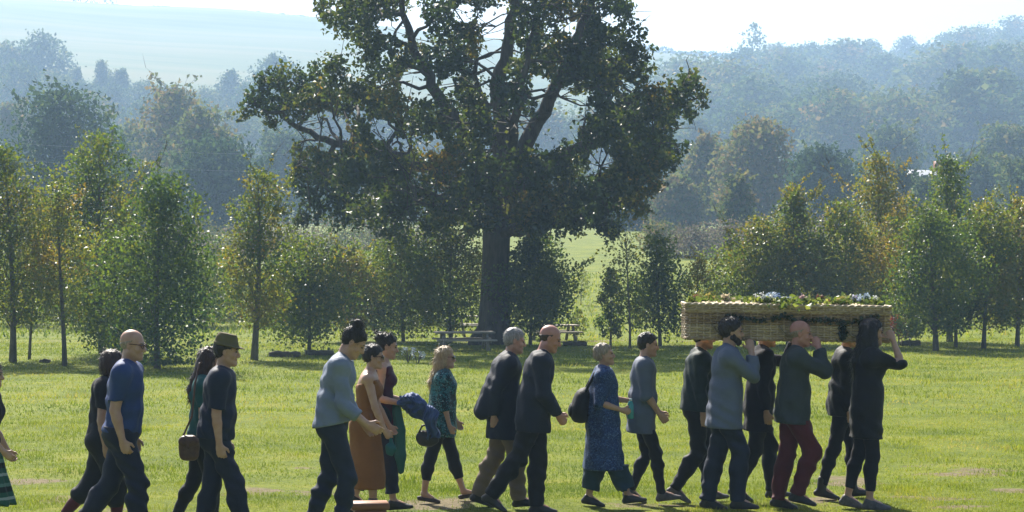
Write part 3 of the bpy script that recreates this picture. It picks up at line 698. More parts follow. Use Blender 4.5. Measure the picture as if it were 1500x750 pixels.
class SDF:
    """a small signed distance field on a grid, meshed with surface nets"""
    def __init__(s, h): s.h = h; s.ops = []
    def cone(s, a, b, ra, rb, k=.02, flat=None, sub=False):
        s.ops.append(('c', np.asarray(a, float), np.asarray(b, float), ra, rb, k, flat, sub)); return s
    def ell(s, c, r, M=None, k=.02, sub=False):
        s.ops.append(('e', np.asarray(c, float), np.asarray(r, float), None if M is None else np.asarray(M, float), k, sub)); return s
    def chain(s, pts, rads, k=.02, flat=None):
        for i in range(len(pts)-1): s.cone(pts[i], pts[i+1], rads[i], rads[i+1], k, flat)
        return s
    def cut(s, p, n):            # keep the side opposite to n
        s.ops.append(('p', np.asarray(p, float), nz(n))); return s
    def trim(s, p, n, r): s.ops.append(('t', np.asarray(p, float), nz(n), r)); return s      # square end inside radius r of an axis
    def warp(s, fn): s.ops.append(('w', fn)); return s
    def mesh(s):
        h = s.h; lo = np.full(3, 1e9); hi = -lo; boxes = []
        for o in s.ops:
            if o[0] == 'c':
                _, a, b, ra, rb, k, flat, sub = o; r = max(ra, rb)
                l = np.minimum(a-ra, b-rb); u = np.maximum(a+ra, b+rb)
            elif o[0] == 'e':
                _, c, rr, M, k, sub = o
                e = rr if M is None else np.sqrt(((M*rr)**2).sum(1))
                l, u = c-e, c+e
            else: boxes.append(None); continue
            m = k+3*h+.012; l, u = l-m, u+m; boxes.append((l, u))
            if not sub: lo = np.minimum(lo, l); hi = np.maximum(hi, u)
        lo -= h; n = np.ceil((hi-lo)/h).astype(int)+2
        A = np.full(n, .5, dtype=np.float32)
        ax = [lo[i]+h*np.arange(n[i]) for i in range(3)]
        def grid(sl): return np.meshgrid(*[ax[i][sl[i]] for i in range(3)], indexing='ij')
        for o, bx in zip(s.ops, boxes):
            if bx is None:
                if o[0] == 'p':
                    _, p, nn = o
                    d = ((ax[0]-p[0])*nn[0])[:, None, None]+((ax[1]-p[1])*nn[1])[None, :, None]+((ax[2]-p[2])*nn[2])[None, None, :]
                    A = np.maximum(A, d)
                elif o[0] == 't':
                    _, p, nn, r = o
                    i0 = np.clip(np.floor((p-r*2.2-lo)/h).astype(int), 0, n-1); i1 = np.clip(np.ceil((p+r*2.2-lo)/h).astype(int), 1, n)
                    if (i1 > i0).all():
                        sl = tuple(slice(a, b) for a, b in zip(i0, i1)); X, Y, Z = grid(sl)
                        X, Y, Z = X-p[0], Y-p[1], Z-p[2]; d = X*nn[0]+Y*nn[1]+Z*nn[2]
                        q = X*X+Y*Y+Z*Z-d*d
                        A[sl] = np.where((q < r*r) & (d < r*1.8), np.maximum(A[sl], d), A[sl])
                else:
                    G = np.meshgrid(*ax, indexing='ij'); msk = np.abs(A) < .04
                    P = np.stack([g[msk] for g in G], -1)
                    A[msk] += o[1](P).astype(np.float32)
                continue
            i0 = np.clip(np.floor((bx[0]-lo)/h).astype(int), 0, n-1); i1 = np.clip(np.ceil((bx[1]-lo)/h).astype(int)+1, 1, n)
            if (i1 <= i0).any(): continue
            sl = tuple(slice(a, b) for a, b in zip(i0, i1))
            X, Y, Z = grid(sl)
            if o[0] == 'c':
                _, a, b, ra, rb, k, flat, sub = o
                if flat is not None:
                    nn, f = np.asarray(flat[0], float), flat[1]-1
                    q = ((X-a[0])*nn[0]+(Y-a[1])*nn[1]+(Z-a[2])*nn[2])*f
                    X, Y, Z = X+q*nn[0], Y+q*nn[1], Z+q*nn[2]
                    b = b+np.dot(b-a, nn)*f*nn
                ab = b-a; L2 = ab.dot(ab)+1e-12
                t = np.clip(((X-a[0])*ab[0]+(Y-a[1])*ab[1]+(Z-a[2])*ab[2])/L2, 0, 1)
                d = np.sqrt((X-a[0]-t*ab[0])**2+(Y-a[1]-t*ab[1])**2+(Z-a[2]-t*ab[2])**2)-(ra+(rb-ra)*t)
            else:
                _, c, rr, M, k, sub = o
                X, Y, Z = X-c[0], Y-c[1], Z-c[2]
                if M is not None:     # columns of M are the local axes
                    X, Y, Z = [X*M[0, i]+Y*M[1, i]+Z*M[2, i] for i in range(3)]
                k0 = np.sqrt((X/rr[0])**2+(Y/rr[1])**2+(Z/rr[2])**2)
                k1 = np.sqrt((X/rr[0]**2)**2+(Y/rr[1]**2)**2+(Z/rr[2]**2)**2)+1e-9
                d = k0*(k0-1)/k1
            B = A[sl]
            if sub:
                d = -d; hh = np.maximum(k-np.abs(B-d), 0)/k; A[sl] = np.maximum(B, d)+hh*hh*k*.25
            else:
                hh = np.maximum(k-np.abs(B-d), 0)/k; A[sl] = np.minimum(B, d)-hh*hh*k*.25
        return nets(A, lo, h)

def nets(A, lo, h):
    S = A < 0
    S[0] = S[-1] = False; S[:, 0] = S[:, -1] = False; S[:, :, 0] = S[:, :, -1] = False
    A = np.where(S, A, np.maximum(A, 1e-5))
    c = S[:-1, :-1, :-1].astype(np.int8)
    cnt = np.zeros(tuple(np.array(S.shape)-1), np.int8)
    offs = [(i, j, k) for i in (0, 1) for j in (0, 1) for k in (0, 1)]
    sh = lambda o, M: M[o[0]:M.shape[0]-1+o[0], o[1]:M.shape[1]-1+o[1], o[2]:M.shape[2]-1+o[2]]
    for o in offs: cnt += sh(o, S)
    act = (cnt > 0) & (cnt < 8)
    idx = np.argwhere(act)
    if len(idx) == 0: return np.zeros((0, 3)), np.zeros((0, 4), int)
    vid = np.full(act.shape, -1, np.int32); vid[act] = np.arange(len(idx))
    val = {o: A[idx[:, 0]+o[0], idx[:, 1]+o[1], idx[:, 2]+o[2]] for o in offs}
    acc = np.zeros((len(idx), 3)); num = np.zeros(len(idx))
    for a in offs:
        for ax in range(3):
            if a[ax]: continue
            b = list(a); b[ax] = 1; b = tuple(b)
            va, vb = val[a], val[b]; m = (va < 0) != (vb < 0)
            t = va/(va-vb+1e-12)
            p = np.tile(np.array(a, float), (len(idx), 1)); p[:, ax] += t
            acc[m] += p[m]; num[m] += 1
    V = lo+h*(idx+acc/num[:, None])
    F = []
    for ax in range(3):
        u, v = (ax+1) % 3, (ax+2) % 3
        sl0 = [slice(None)]*3; sl1 = [slice(None)]*3
        sl0[ax] = slice(0, -1); sl1[ax] = slice(1, None)
        d = S[tuple(sl0)] != S[tuple(sl1)]
        e = np.argwhere(d)
        e = e[(e[:, u] > 0) & (e[:, v] > 0) & (e[:, u] < S.shape[u]-1) & (e[:, v] < S.shape[v]-1)]
        inside = S[e[:, 0], e[:, 1], e[:, 2]]
        q = []
        for du, dv in ((0, 0), (1, 0), (1, 1), (0, 1)):
            f = e.copy(); f[:, u] -= du; f[:, v] -= dv
            q.append(vid[f[:, 0], f[:, 1], f[:, 2]])
        q = np.stack(q, 1)
        q[~inside] = q[~inside][:, ::-1]
        F.append(q)
    F = np.concatenate(F)
    return V, F[(F >= 0).all(1)]

def folds(seed, amp, dirs, freq):
    r = np.random.default_rng(seed); ph = r.uniform(0, 6.28, 12)
    dirs = [nz(d) for d in dirs]
    def fn(P):
        w = np.zeros(len(P))
        m = .5+.5*np.sin(P[:, 2]*7+P[:, 0]*5+ph[0])
        for i, d in enumerate(dirs):
            q = P@d*freq[i]+1.6*np.sin(P[:, 0]*9+P[:, 2]*6+ph[i+1])+1.3*np.sin(P[:, 1]*11-P[:, 2]*8+ph[i+5])
            w += np.sin(q)
        return -amp*w*(.4+.6*m)
    return fn

# ------------------------------------------------------------------ cloth, skin, hair materials
def cloth(name, col, col2=None, rough=.68, weave=350, bump=.25, pattern=None, stops=None, pscale=20, sheen=.02):
    m, nt, out = new_mat(name); L = nt.links.new
    tc = N(nt, 'TexCoord')
    n = N(nt, 'TexNoise', i_Scale=3.5, i_Detail=5, i_Roughness=.65); L(tc.outputs['Object'], n.inputs['Vector'])
    c2 = col2 or tuple(min(1, c*1.6+.003) for c in col)
    p = N(nt, 'BsdfPrincipled', i_Roughness=rough); p.inputs['Specular IOR Level'].default_value = .22
    p.inputs['Sheen Weight'].default_value = sheen
    if pattern == 'blotch':      # printed fabric
        v = N(nt, 'TexVoronoi', i_Scale=pscale); v.feature = 'F1'
        nn = N(nt, 'TexNoise', i_Scale=pscale*.9, i_Detail=3); L(tc.outputs['Object'], nn.inputs['Vector'])
        mx = N(nt, 'MixRGB', i_0=.25); L(tc.outputs['Object'], mx.inputs[1]); L(nn.outputs['Color'], mx.inputs[2]); L(mx.outputs[0], v.inputs['Vector'])
        sp = N(nt, 'SeparateColor'); L(v.outputs['Color'], sp.inputs[0])
        r = ramp(nt, stops, 'CONSTANT'); L(sp.outputs[0], r.inputs[0])
    elif pattern == 'bands':     # woven bands round the cloth
        sx = N(nt, 'SeparateXYZ'); L(tc.outputs['Object'], sx.inputs[0])
        ml = N(nt, 'Math', operation='MULTIPLY', i_1=pscale); L(sx.outputs[2], ml.inputs[0])
        ad = N(nt, 'Math', operation='ADD'); L(ml.outputs[0], ad.inputs[0])
        ns = N(nt, 'Math', operation='MULTIPLY', i_1=.25); L(n.outputs['Fac'], ns.inputs[0]); L(ns.outputs[0], ad.inputs[1])
        fr = N(nt, 'Math', operation='FRACT'); L(ad.outputs[0], fr.inputs[0])
        r = ramp(nt, stops, 'CONSTANT'); L(fr.outputs[0], r.inputs[0])
    else:
        r = ramp(nt, [(.3, col), (.72, c2)]); L(n.outputs['Fac'], r.inputs[0])
    L(r.outputs[0], p.inputs['Base Color'])
    w = N(nt, 'TexNoise', i_Scale=weave, i_Detail=2); L(tc.outputs['Object'], w.inputs['Vector'])
    w2 = N(nt, 'TexNoise', i_Scale=22, i_Detail=4); L(tc.outputs['Object'], w2.inputs['Vector'])
    b = N(nt, 'Bump', i_Strength=bump, i_Distance=.004); L(w.outputs['Fac'], b.inputs['Height'])
    b2 = N(nt, 'Bump', i_Strength=.35, i_Distance=.02); L(w2.outputs['Fac'], b2.inputs['Height']); L(b.outputs[0], b2.inputs['Normal'])
    L(b2.outputs[0], p.inputs['Normal']); L(p.outputs[0], out.inputs[0])
    return m
def skin_mat(name, c):
    m, nt, out = new_mat(name); L = nt.links.new
    tc = N(nt, 'TexCoord'); n = N(nt, 'TexNoise', i_Scale=18, i_Detail=5); L(tc.outputs['Object'], n.inputs['Vector'])
    r = ramp(nt, [(.3, tuple(x*f for x, f in zip(c, (.85, .75, .72)))), (.7, c)]); L(n.outputs['Fac'], r.inputs[0])
    p = N(nt, 'BsdfPrincipled', i_Roughness=.5); p.inputs['Subsurface Weight'].default_value = .12; p.inputs['Subsurface Radius'].default_value = (.01, .004, .002)
    L(r.outputs[0], p.inputs['Base Color'])
    b = N(nt, 'Bump', i_Strength=.15, i_Distance=.003); L(n.outputs['Fac'], b.inputs['Height']); L(b.outputs[0], p.inputs['Normal'])
    L(p.outputs[0], out.inputs[0]); return m
def hair_mat(name, c1, c2, rough=.42):
    m, nt, out = new_mat(name); L = nt.links.new
    tc = N(nt, 'TexCoord'); mp = N(nt, 'Mapping'); mp.inputs['Scale'].default_value = (1, 1, .12); L(tc.outputs['Object'], mp.inputs[0])
    n = N(nt, 'TexNoise', i_Scale=140, i_Detail=4); L(mp.outputs[0], n.inputs['Vector'])
    r = ramp(nt, [(.35, c1), (.7, c2)]); L(n.outputs['Fac'], r.inputs[0])
    p = N(nt, 'BsdfPrincipled', i_Roughness=rough); L(r.outputs[0], p.inputs['Base Color']); p.inputs['Specular IOR Level'].default_value = .35
    b = N(nt, 'Bump', i_Strength=.8, i_Distance=.01); L(n.outputs['Fac'], b.inputs['Height']); L(b.outputs[0], p.inputs['Normal'])
    L(p.outputs[0], out.inputs[0]); return m

SKIN = skin_mat('skin', (.5, .31, .22)); SKIN_RED = skin_mat('ruddy_skin', (.5, .25, .19)); SKIN_TAN = skin_mat('tanned_skin', (.4, .23, .15)); SKIN_PALE = skin_mat('pale_skin', (.58, .4, .31))
H_DARK = hair_mat('dark_brown_hair', (.012, .008, .006), (.035, .022, .015)); H_BLACK = hair_mat('black_hair', (.006, .005, .006), (.018, .014, .015))
H_RED = hair_mat('auburn_hair', (.025, .01, .007), (.07, .028, .016)); H_BLOND = hair_mat('blond_hair', (.3, .2, .1), (.55, .4, .22)); H_GREY = hair_mat('grey_hair', (.16, .15, .14), (.4, .38, .36))
H_ASH = hair_mat('ash_hair', (.2, .15, .1), (.42, .34, .25)); H_BROWN = hair_mat('brown_hair', (.04, .025, .015), (.1, .065, .04))
def flat_mat(name, c, rough=.4, spec=.5):
    m, nt, out = new_mat(name); p = N(nt, 'BsdfPrincipled', i_Roughness=rough); p.inputs['Base Color'].default_value = (*c, 1); p.inputs['Specular IOR Level'].default_value = spec
    nt.links.new(p.outputs[0], out.inputs[0]); return m
M_EYE = flat_mat('eye_grey', (.13, .1, .085), .2); M_LENS = flat_mat('dark_lens', (.008, .008, .01), .08, .7); M_LIP = None
LEATHER = simple_mat('black_leather', (.01, .009, .009), (.025, .022, .02), 30, .45, .2, spec=.5); LEATHER_BROWN = simple_mat('brown_leather', (.07, .03, .018), (.14, .065, .035), 25, .5, .25, spec=.5)
SHOE_GREY = simple_mat('grey_shoe', (.06, .055, .06), (.14, .13, .13), 25, .6, .2); SANDAL = simple_mat('sandal_leather', (.03, .022, .018), (.07, .05, .04), 25, .6, .2)

# ------------------------------------------------------------------ the figure
def rotm(pitch, yaw, roll=0):
    """columns: forward, left, up for a head pitched down by pitch, turned left by yaw (radians)"""
    cy, sy, cp, sp = math.cos(yaw), math.sin(yaw), math.cos(pitch), math.sin(pitch)
    f = np.array([cy*cp, sy*cp, -sp]); l = np.array([-sy, cy, 0.]); u = np.cross(f, l)
    return np.stack([f, l, u], 1)

class Person:
    def __init__(s, label, H, px, Y, yaw=0, sex='m', lean=4, head=(8, 0), legs=None, arms=None, build=1.0, skin=None, belly=0., group=None, seed=0, bust=1.0, hunch=0):
        s.label, s.H, s.sex, s.seed = label, H, sex, seed
        s.S = S = H/1.79; s.build = build; s.skin = skin or SKIN; s.group = group
        s.px, s.Y, s.yaw = px, Y, R(yaw)
        le = R(lean); s.sp = sp = np.array([math.sin(le), 0, math.cos(le)]); s.fw = np.array([math.cos(le), 0, -math.sin(le)])
        le2 = R(lean+hunch); s.sp2 = np.array([math.sin(le2), 0, math.cos(le2)]); s.fw2 = np.array([math.cos(le2), 0, -math.sin(le2)])
        lat = np.array([0, 1., 0]); s.lat = lat
        fem = sex == 'f'
        # legs: (thigh, shin, foot pitch) degrees, forward positive; order near (right, -y) then far (left, +y)
        P = np.zeros(3); s.legpts = []
        lows = []
        for side, (th, sh, fp) in zip((-1, 1), legs or ((20, 0, 0), (-15, -35, -25))):
            hip = P+np.array([0, side*.088*S, -.01*S])
            knee = hip+.43*S*np.array([math.sin(R(th)), -side*.02, -math.cos(R(th))])
            ank = knee+.42*S*np.array([math.sin(R(sh)), -side*.015, -math.cos(R(sh))])
            f = np.array([math.cos(R(fp)), side*.1, math.sin(R(fp))]); f = nz(f); u = np.cross(f, np.array([0, 1., 0])); u = nz(u)
            if u[2] < 0: u = -u
            toe = ank+f*.17*S-u*.05*S; heel = ank-f*.055*S-u*.055*S
            lows += [toe[2]-.03*S, heel[2]-.028*S]
            s.legpts.append([hip, knee, ank, f, u])
        dz = np.array([0, 0, -min(lows)+.002])
        s.P = P+dz
        for L in s.legpts:
            for i in range(3): L[i] = L[i]+dz
        P = s.P
        s.waist = P+sp*.17*S; s.chest = s.waist+s.sp2*.2*S+s.sp*0; s.neckb = s.waist+s.sp2*.36*S
        sw = (.165 if fem else .19)*S*(.5+.5*build); s.sw = sw
        s.sh = [s.waist+s.sp2*.315*S+np.array([0, sd*sw*.93, 0]) for sd in (-1, 1)]
        hp, hy = R(head[0]), R(head[1])
        s.HM = rotm(hp, hy); neckdir = nz(s.sp2+s.fw2*(.22+.006*head[0]))
        s.headc = s.neckb+neckdir*.105*S+s.HM[:, 2]*.085*S
        # arms: ((fwd, out) of the upper arm, (fwd, out) of the forearm, curl)
        s.armpts = []
        for side, A in zip((-1, 1), arms or (((-5, 8), (12, 4), 35), ((5, 8), (25, 4), 35))):
            (uf, uo), (ff, fo), curl = A[:3]
            dirv = lambda f, o: nz(np.array([math.sin(R(f))*math.cos(R(o)), side*math.sin(R(o)), -math.cos(R(f))*math.cos(R(o))]))
            shp = s.sh[0 if side < 0 else 1]
            el = shp+dirv(uf, uo)*.295*S; wr = el+dirv(ff, fo)*.25*S
            hd = dirv(A[3][0], A[3][1]) if len(A) > 3 else dirv(ff+6, fo-4)
            s.armpts.append([shp, el, wr, hd, curl, side])
        s.parts = []

    # --- pieces of the skeleton as primitives, shared by skin and clothes
    def torso(s, D, off=0., k=.05, hips=True, chest=True, loose=0.):
        S, b, fem = s.S, s.build, s.sex == 'f'
        M = np.stack([s.fw, s.lat, s.sp], 1); M2 = np.stack([s.fw2, s.lat, s.sp2], 1); o = off
        if hips:
            D.ell(s.P+s.sp*.04*S, (np.array([.112, .172 if fem else .16, .13])*S*b+o), M, k)
            for sd in (-1, 1): D.ell(s.P-s.fw*.042*S*b+s.lat*sd*.07*S-s.sp*.015*S, np.array([.08, .083, .09])*S*b+o*.8, M, k)
        D.ell(s.waist+s.sp*.02*S, np.array([.098, .122 if fem else .145, .15])*S*b+o+loose, M, k)
        if s.belly: D.ell(s.waist-s.sp*.02*S+s.fw*.05*S, np.array([.085, .12, .13])*S*s.belly+o, M, k)
        if chest:
            D.ell(s.chest+s.sp2*.02*S-s.fw2*.005*S, np.array([.112, .145 if fem else .168, .175])*S*(.4+.6*b)+o+loose*.4, M2, k)
            D.cone(s.sh[0]+s.lat*.02*S, s.sh[1]-s.lat*.02*S, .062*S+o, .062*S+o, k)
            for sd, sh in zip((-1, 1), s.sh): D.cone(s.neckb-s.sp2*.01*S, sh+s.sp2*.0*S, .05*S+o*.6, .052*S+o*.8, k)
            if fem and s.bust:
                for sd in (-1, 1): D.ell(s.chest+s.sp2*.0*S+s.fw2*.075*S+s.lat*sd*.068*S, np.array([.06, .06, .065])*S*s.bust+o, M2, .04)
        return D
    belly = 0.
    bust = 1.
    def arm(s, D, i, off=0., upto=1.0, k=.03, rs=1.0):
        """upto: 0..1 upper arm, 1..2 forearm"""
        S = s.S*(.88 if s.sex == 'f' else 1)*rs; sh, el, wr = s.armpts[i][:3]
        b = .5+.5*s.build
        if upto <= 1: e = sh+(el-sh)*upto; D.cone(sh, e, .056*S*b+off, (.056-.016*upto)*S*b+off*1.2, k)
        else:
            D.cone(sh, el, .056*S*b+off, .041*S*b+off, k); t = upto-1
            m = el+(wr-el)*min(t, .3)
            D.cone(el, m, .041*S*b+off, .041*S*b+off, .009)
            if t > .3: e = el+(wr-el)*t; D.cone(m, e, .041*S*b+off, (.041-.016*(t-.3)/.7)*S*b+off*1.1, .009)
        return D
    def leg(s, D, i, off=0., upto=2.0, k=.04, flare=0., rs=1.):
        S = s.S*rs; hip, kn, an = s.legpts[i][:3]; b = s.build
        D.cone(hip, kn, .09*S*b+off, .056*S*b+off, k)
        if upto > 1:
            t = upto-1; m = kn+(an-kn)*.3+np.array([-.012*S, 0, 0]); e = kn+(an-kn)*t
            D.cone(kn, m, .055*S*b+off, .056*S*b+off+flare*.3, k)
            D.cone(m, e, .056*S*b+off+flare*.3, (.056-.02*(t-.3)/.7)*S*b+off+flare, k)
        return D
    def headp(s, p): return s.headc+s.HM@(np.asarray(p, float)*s.S)

    def body(s):
        S = s.S; hp = s.headp; fem = s.sex == 'f'
        parts = []
        # trunk and limbs
        D = SDF(.0105); s.torso(D)
        for i in (0, 1): s.arm(D, i, upto=2.0, k=.014); s.leg(D, i, -.005)
        D.cone(s.neckb-s.sp2*.02*S, hp((-.02, 0, -.08)), (.05 if fem else .06)*S, (.045 if fem else .055)*S, .03)
        for L in s.legpts: D.cone(L[2], L[2]+L[3]*.1*S-L[4]*.04*S, .036*S, .03*S, .02)
        parts.append(D.mesh())
        # head
        D = SDF(.0062); M = s.HM; fs = .93 if fem else 1.0
        D.ell(hp((-.014, 0, .03)), np.array([.097, .076, .088])*S, M, .02)
        D.ell(hp((.022, 0, -.03)), np.array([.064*fs, .059*fs, .082])*S, M, .03)
        for sd in (-1, 1): D.cone(hp((-.004, sd*.05*fs, -.06)), hp((.066, sd*.012, -.1)), .022*S*fs, .019*S*fs, .03)
        D.ell(hp((.076, 0, -.1)), np.array([.018, .02, .018])*S*fs, M, .02)
        for sd in (-1, 1): D.ell(hp((.092, sd*.031, .002)), np.array([.014, .018, .013])*S, M, .012, sub=True)
        for sd in (-1, 1): D.cone(hp((.08, sd*.012, .019)), hp((.07, sd*.05, .02)), .010*S, .008*S, .014)
        for sd in (-1, 1): D.ell(hp((.062, sd*.042, -.035)), np.array([.02, .02, .018])*S, M, .02)
        D.cone(hp((.085, 0, .008)), hp((.108, 0, -.032)), .008*S, .0125*S, .012)
        for sd in (-1, 1): D.cone(hp((.098, 0, -.037)), hp((.09, sd*.014, -.038)), .01*S, .007*S, .01)
        D.cone(hp((.084, -.018, -.062)), hp((.084, .018, -.062)), .009*S, .009*S, .008, None)
        D.cone(hp((.082, -.015, -.074)), hp((.082, .015, -.074)), .0085*S, .0085*S, .008, None)
        for sd in (-1, 1):
            D.ell(hp((-.008, sd*.077, -.008)), np.array([.019, .009, .032])*S, M, .008)
            D.ell(hp((-.004, sd*.086, -.004)), np.array([.01, .006, .018])*S, M, .006, sub=True)
        D.cone(s.neckb-s.sp2*.02*S, hp((-.02, 0, -.08)), (.05 if fem else .06)*S, (.045 if fem else .055)*S, .03)
        parts.append(D.mesh())
        # hands: palm, four unequal fingers, thumb
        for i in (0, 1):
            sh, el, wr, hd, curl, side = s.armpts[i]
            hs = S*(.92 if fem else 1.02)
            pn = nz(np.array([0, -side, 0])-hd*np.dot(np.array([0, -side, 0]), hd))          # palm faces the thigh
            if len(s.palm) and s.palm.get(i) is not None: pn = nz(np.asarray(s.palm[i], float)-hd*np.dot(s.palm[i], hd))
            th = nz(np.cross(pn, hd)*(side))
            D = SDF(.0068)
            D.cone(el+(wr-el)*.8, wr, .03*S*(.88 if fem else 1), .025*S*(.88 if fem else 1), .015)
            D.cone(wr, wr+hd*.03*hs, .025*hs, .03*hs, .015, (pn, 1.5))
            D.cone(wr+hd*.035*hs, wr+hd*.07*hs, .036*hs, .04*hs, .015, (pn, 2.3))
            for j, (o, ln) in enumerate([(.03, .07), (.0105, .08), (-.0095, .074), (-.029, .056)]):
                c = R(curl*(1+.12*j)); b0 = wr+hd*(.088-.003*abs(j-1))*hs+th*o*hs
                d1 = hd*math.cos(c)+pn*math.sin(c); d2 = hd*math.cos(2*c)+pn*math.sin(2*c)
                b1 = b0+d1*ln*.52*hs; b2 = b1+d2*ln*.48*hs
                D.cone(b0-hd*.012*hs, b1, .0098*hs, .0088*hs, .005); D.cone(b1, b2, .0088*hs, .0072*hs, .005)
            t0 = wr+hd*.028*hs+th*.026*hs; t1 = t0+nz(th*.75+hd*.65+pn*.25)*.038*hs; t2 = t1+nz(th*.2+hd*.85+pn*.4)*.032*hs
            D.cone(t0, t1, .0135*hs, .0105*hs, .01); D.cone(t1, t2, .0105*hs, .0085*hs, .006)
            parts.append(D.mesh())
        V = []; F = []; n = 0
        for v, f in parts: V.append(v); F.append(f+n); n += len(v)
        x = (s.px-750)/FPX*s.Y
        o = mesh_np('person', np.concatenate(V), np.concatenate(F), s.skin, smooth=True)
        o.location = (x, s.Y, gz(x, s.Y)+.0); o.rotation_euler = (0, 0, s.yaw)
        tag(o, s.label, 'person', s.group); s.o = o
        for sd in (-1, 1):
            D = SDF(.005); D.ell(hp((.083, sd*.031, .002)), np.array([.0105, .0125, .009])*S, s.HM, .004); s.add('eye', D, M_EYE)
        return o
    palm = {}
    def add(s, name, D, mat):
        V, F = D.mesh()
        if len(F) == 0: return None
        return mesh_np(name, V, F, mat, s.o, True)

    # --- clothes
    def top(s, name, mat, sleeve=(1.9, 1.9), off=.02, hem=-.06, collar=True, loose=.01, sl_off=.016, amp=.0055, flare=0., back=None, vneck=0., open_front=False, sag=None, h=.0105):
        S = s.S; D = SDF(h)
        s.hem = hem
        if hem > 100: hem = (CAMZ-(hem-375)/FPX*s.Y-s.P[2])/S
        for i in (0, 1):
            if sleeve[i] > 0: s.arm(D, i, sl_off, sleeve[i], k=.012)
        for i in (0, 1):
            if sleeve[i] > 0:
                sh, el, wr = s.armpts[i][:3]; u = sleeve[i]
                e, d = (sh+(el-sh)*u, nz(el-sh)) if u <= 1 else (el+(wr-el)*(u-1), nz(wr-el))
                D.trim(e, d, .062*S+sl_off)
        s.torso(D, off, hips=True, loose=loose)
        s.hem = hem; hemc = s.P+s.sp*hem*S
        if flare or hem < -.02:   # skirt of the garment hangs over the hips
            for sd in (-1, 1): D.cone(s.waist+s.lat*sd*.05*S, hemc+s.lat*sd*(.07+flare*.5)*S, .09*S*s.build+off+loose, (.1+flare)*S*s.build+off+loose, .06)
        if back is not None:
            for q in back: D.cone(s.waist+s.fw*q[0]*S+s.lat*q[1]*S+s.sp*q[2]*S, s.P+s.fw*q[3]*S+s.lat*q[4]*S+s.sp*q[5]*S, q[6]*S, q[7]*S, .05)
        if collar:
            nb = s.neckb+nz(s.sp2+s.fw2*.3)*.03*S; D.cone(s.neckb-s.sp2*.02*S, nb, .066*S, .062*S, .02)
        D.warp(folds(s.seed+7, amp, [(.45, .2, 1), (.8, .3, -.6), (.6, -.9, .35)], [44, 36, 52]))
        if sag is None: D.cut(hemc, -s.sp*np.array([1, 1, 1]))
        else: D.cut(hemc, -np.array(sag))
        # neck opening
        D.cone(s.neckb-s.sp2*.015*S+s.fw2*.015*S, s.neckb+nz(s.sp2+s.fw2*.35)*.2*S, .05*S, .056*S, .008, sub=True)
        if vneck: D.cone(s.neckb+s.fw2*.12*S-s.sp2*vneck*S, s.neckb+s.fw2*.1*S+s.sp2*.06*S, .012*S, .05*S, .01, sub=True)
        return s.add(name, D, mat)
    def trousers(s, mat, name='trousers', off=.016, upto=(2.03, 2.03), flare=.006, amp=.005, h=.0105, waist=.13, rs=1.0):
        S = s.S; D = SDF(h); fem = s.sex == 'f'; M = np.stack([s.fw, s.lat, s.sp], 1); b = s.build
        waist = min(waist, getattr(s, 'hem', 1)+.05)
        D.ell(s.P+s.sp*.04*S, np.array([.112, .172 if fem else .16, .13])*S*b+off, M, .05)
        for sd in (-1, 1): D.ell(s.P-s.fw*.042*S*b+s.lat*sd*.07*S-s.sp*.015*S, np.array([.08, .083, .09])*S*b+off*.8, M, .05)
        D.ell(s.waist+s.sp*.02*S, np.array([.098, .122 if fem else .145, .15])*S*b+off*.7, M, .05)
        for i in (0, 1): s.leg(D, i, off, upto[i], .04, flare, rs)
        D.warp(folds(s.seed+3, amp, [(.45, .1, 1), (.9, .2, .6), (.3, .8, .8)], [58, 42, 50]))
        D.cut(s.P+s.sp*waist*S, s.sp)
        for i in (0, 1):
            hip, kn, an = s.legpts[i][:3]; t = upto[i]-1
            e = kn+(an-kn)*t; d = nz(an-kn)
            D.trim(e, d, .085*S+flare)
        return s.add(name, D, mat)
    def shoes(s, mat, style='shoe', sole=None):
        S = s.S
        for L in s.legpts:
            an, f, u = L[2], L[3], L[4]; lat = np.cross(u, f); M = np.stack([f, lat, u], 1)
            D = SDF(.007)
            D.ell(an-f*.03*S-u*.052*S, np.array([.045, .036, .038])*S, M, .02)
            D.cone(an-f*.02*S-u*.055*S, an+f*.11*S-u*.06*S, .035*S, .043*S, .02, (u, 1.25))
            D.ell(an+f*.15*S-u*.065*S, np.array([.052, .04, .026])*S, M, .025)
            if style == 'shoe': D.cone(an-u*.012*S-f*.008*S, an+f*.085*S-u*.045*S, .046*S, .037*S, .02)
            if style == 'boot': D.cone(an+u*.09*S-f*.005, an-u*.03*S, .05*S, .046*S, .02); D.cone(an-u*.02*S, an+f*.08*S-u*.045*S, .042*S, .036*S, .02)
            D.cut(an-u*.082*S, -u)
            if style == 'sandal':
                D.ell(an-f*.0-u*.02*S, np.array([.07, .028, .03])*S, M, .01, sub=True)
            s.add('boot' if style == 'boot' else 'sandal' if style == 'sandal' else 'shoe', D, mat)
    # --- hair
    def strands(s, V, F, style, seed):
        """loose single hairs standing off the hair mass"""
        r = np.random.default_rng(seed+77); S = s.S
        a, b, c = V[F[:, 0]], V[F[:, 1]], V[F[:, 2]]
        nr = np.cross(b-a, c-a); nr /= np.linalg.norm(nr, axis=1)[:, None]+1e-9
        n = {'fringe': 160, 'short': 420, 'long': 900, 'longfront': 900, 'bob': 600}.get(style, 620)
        k = r.integers(0, len(F), n); p = V[F[k]].mean(1); m = nr[k]
        # lie along the head, away from the forehead and downward
        flow = s.HM@np.array([-.75, 0, -.45]) if style in ('short', 'fringe', 'curl') else np.array([-.15, 0, -1.]) if style in ('long', 'longfront', 'bob') else s.HM@np.array([-.7, 0, .4])
        t = flow+r.normal(0, .45, (n, 3)); t -= m*(t*m).sum(1)[:, None]; t /= np.linalg.norm(t, axis=1)[:, None]+1e-9
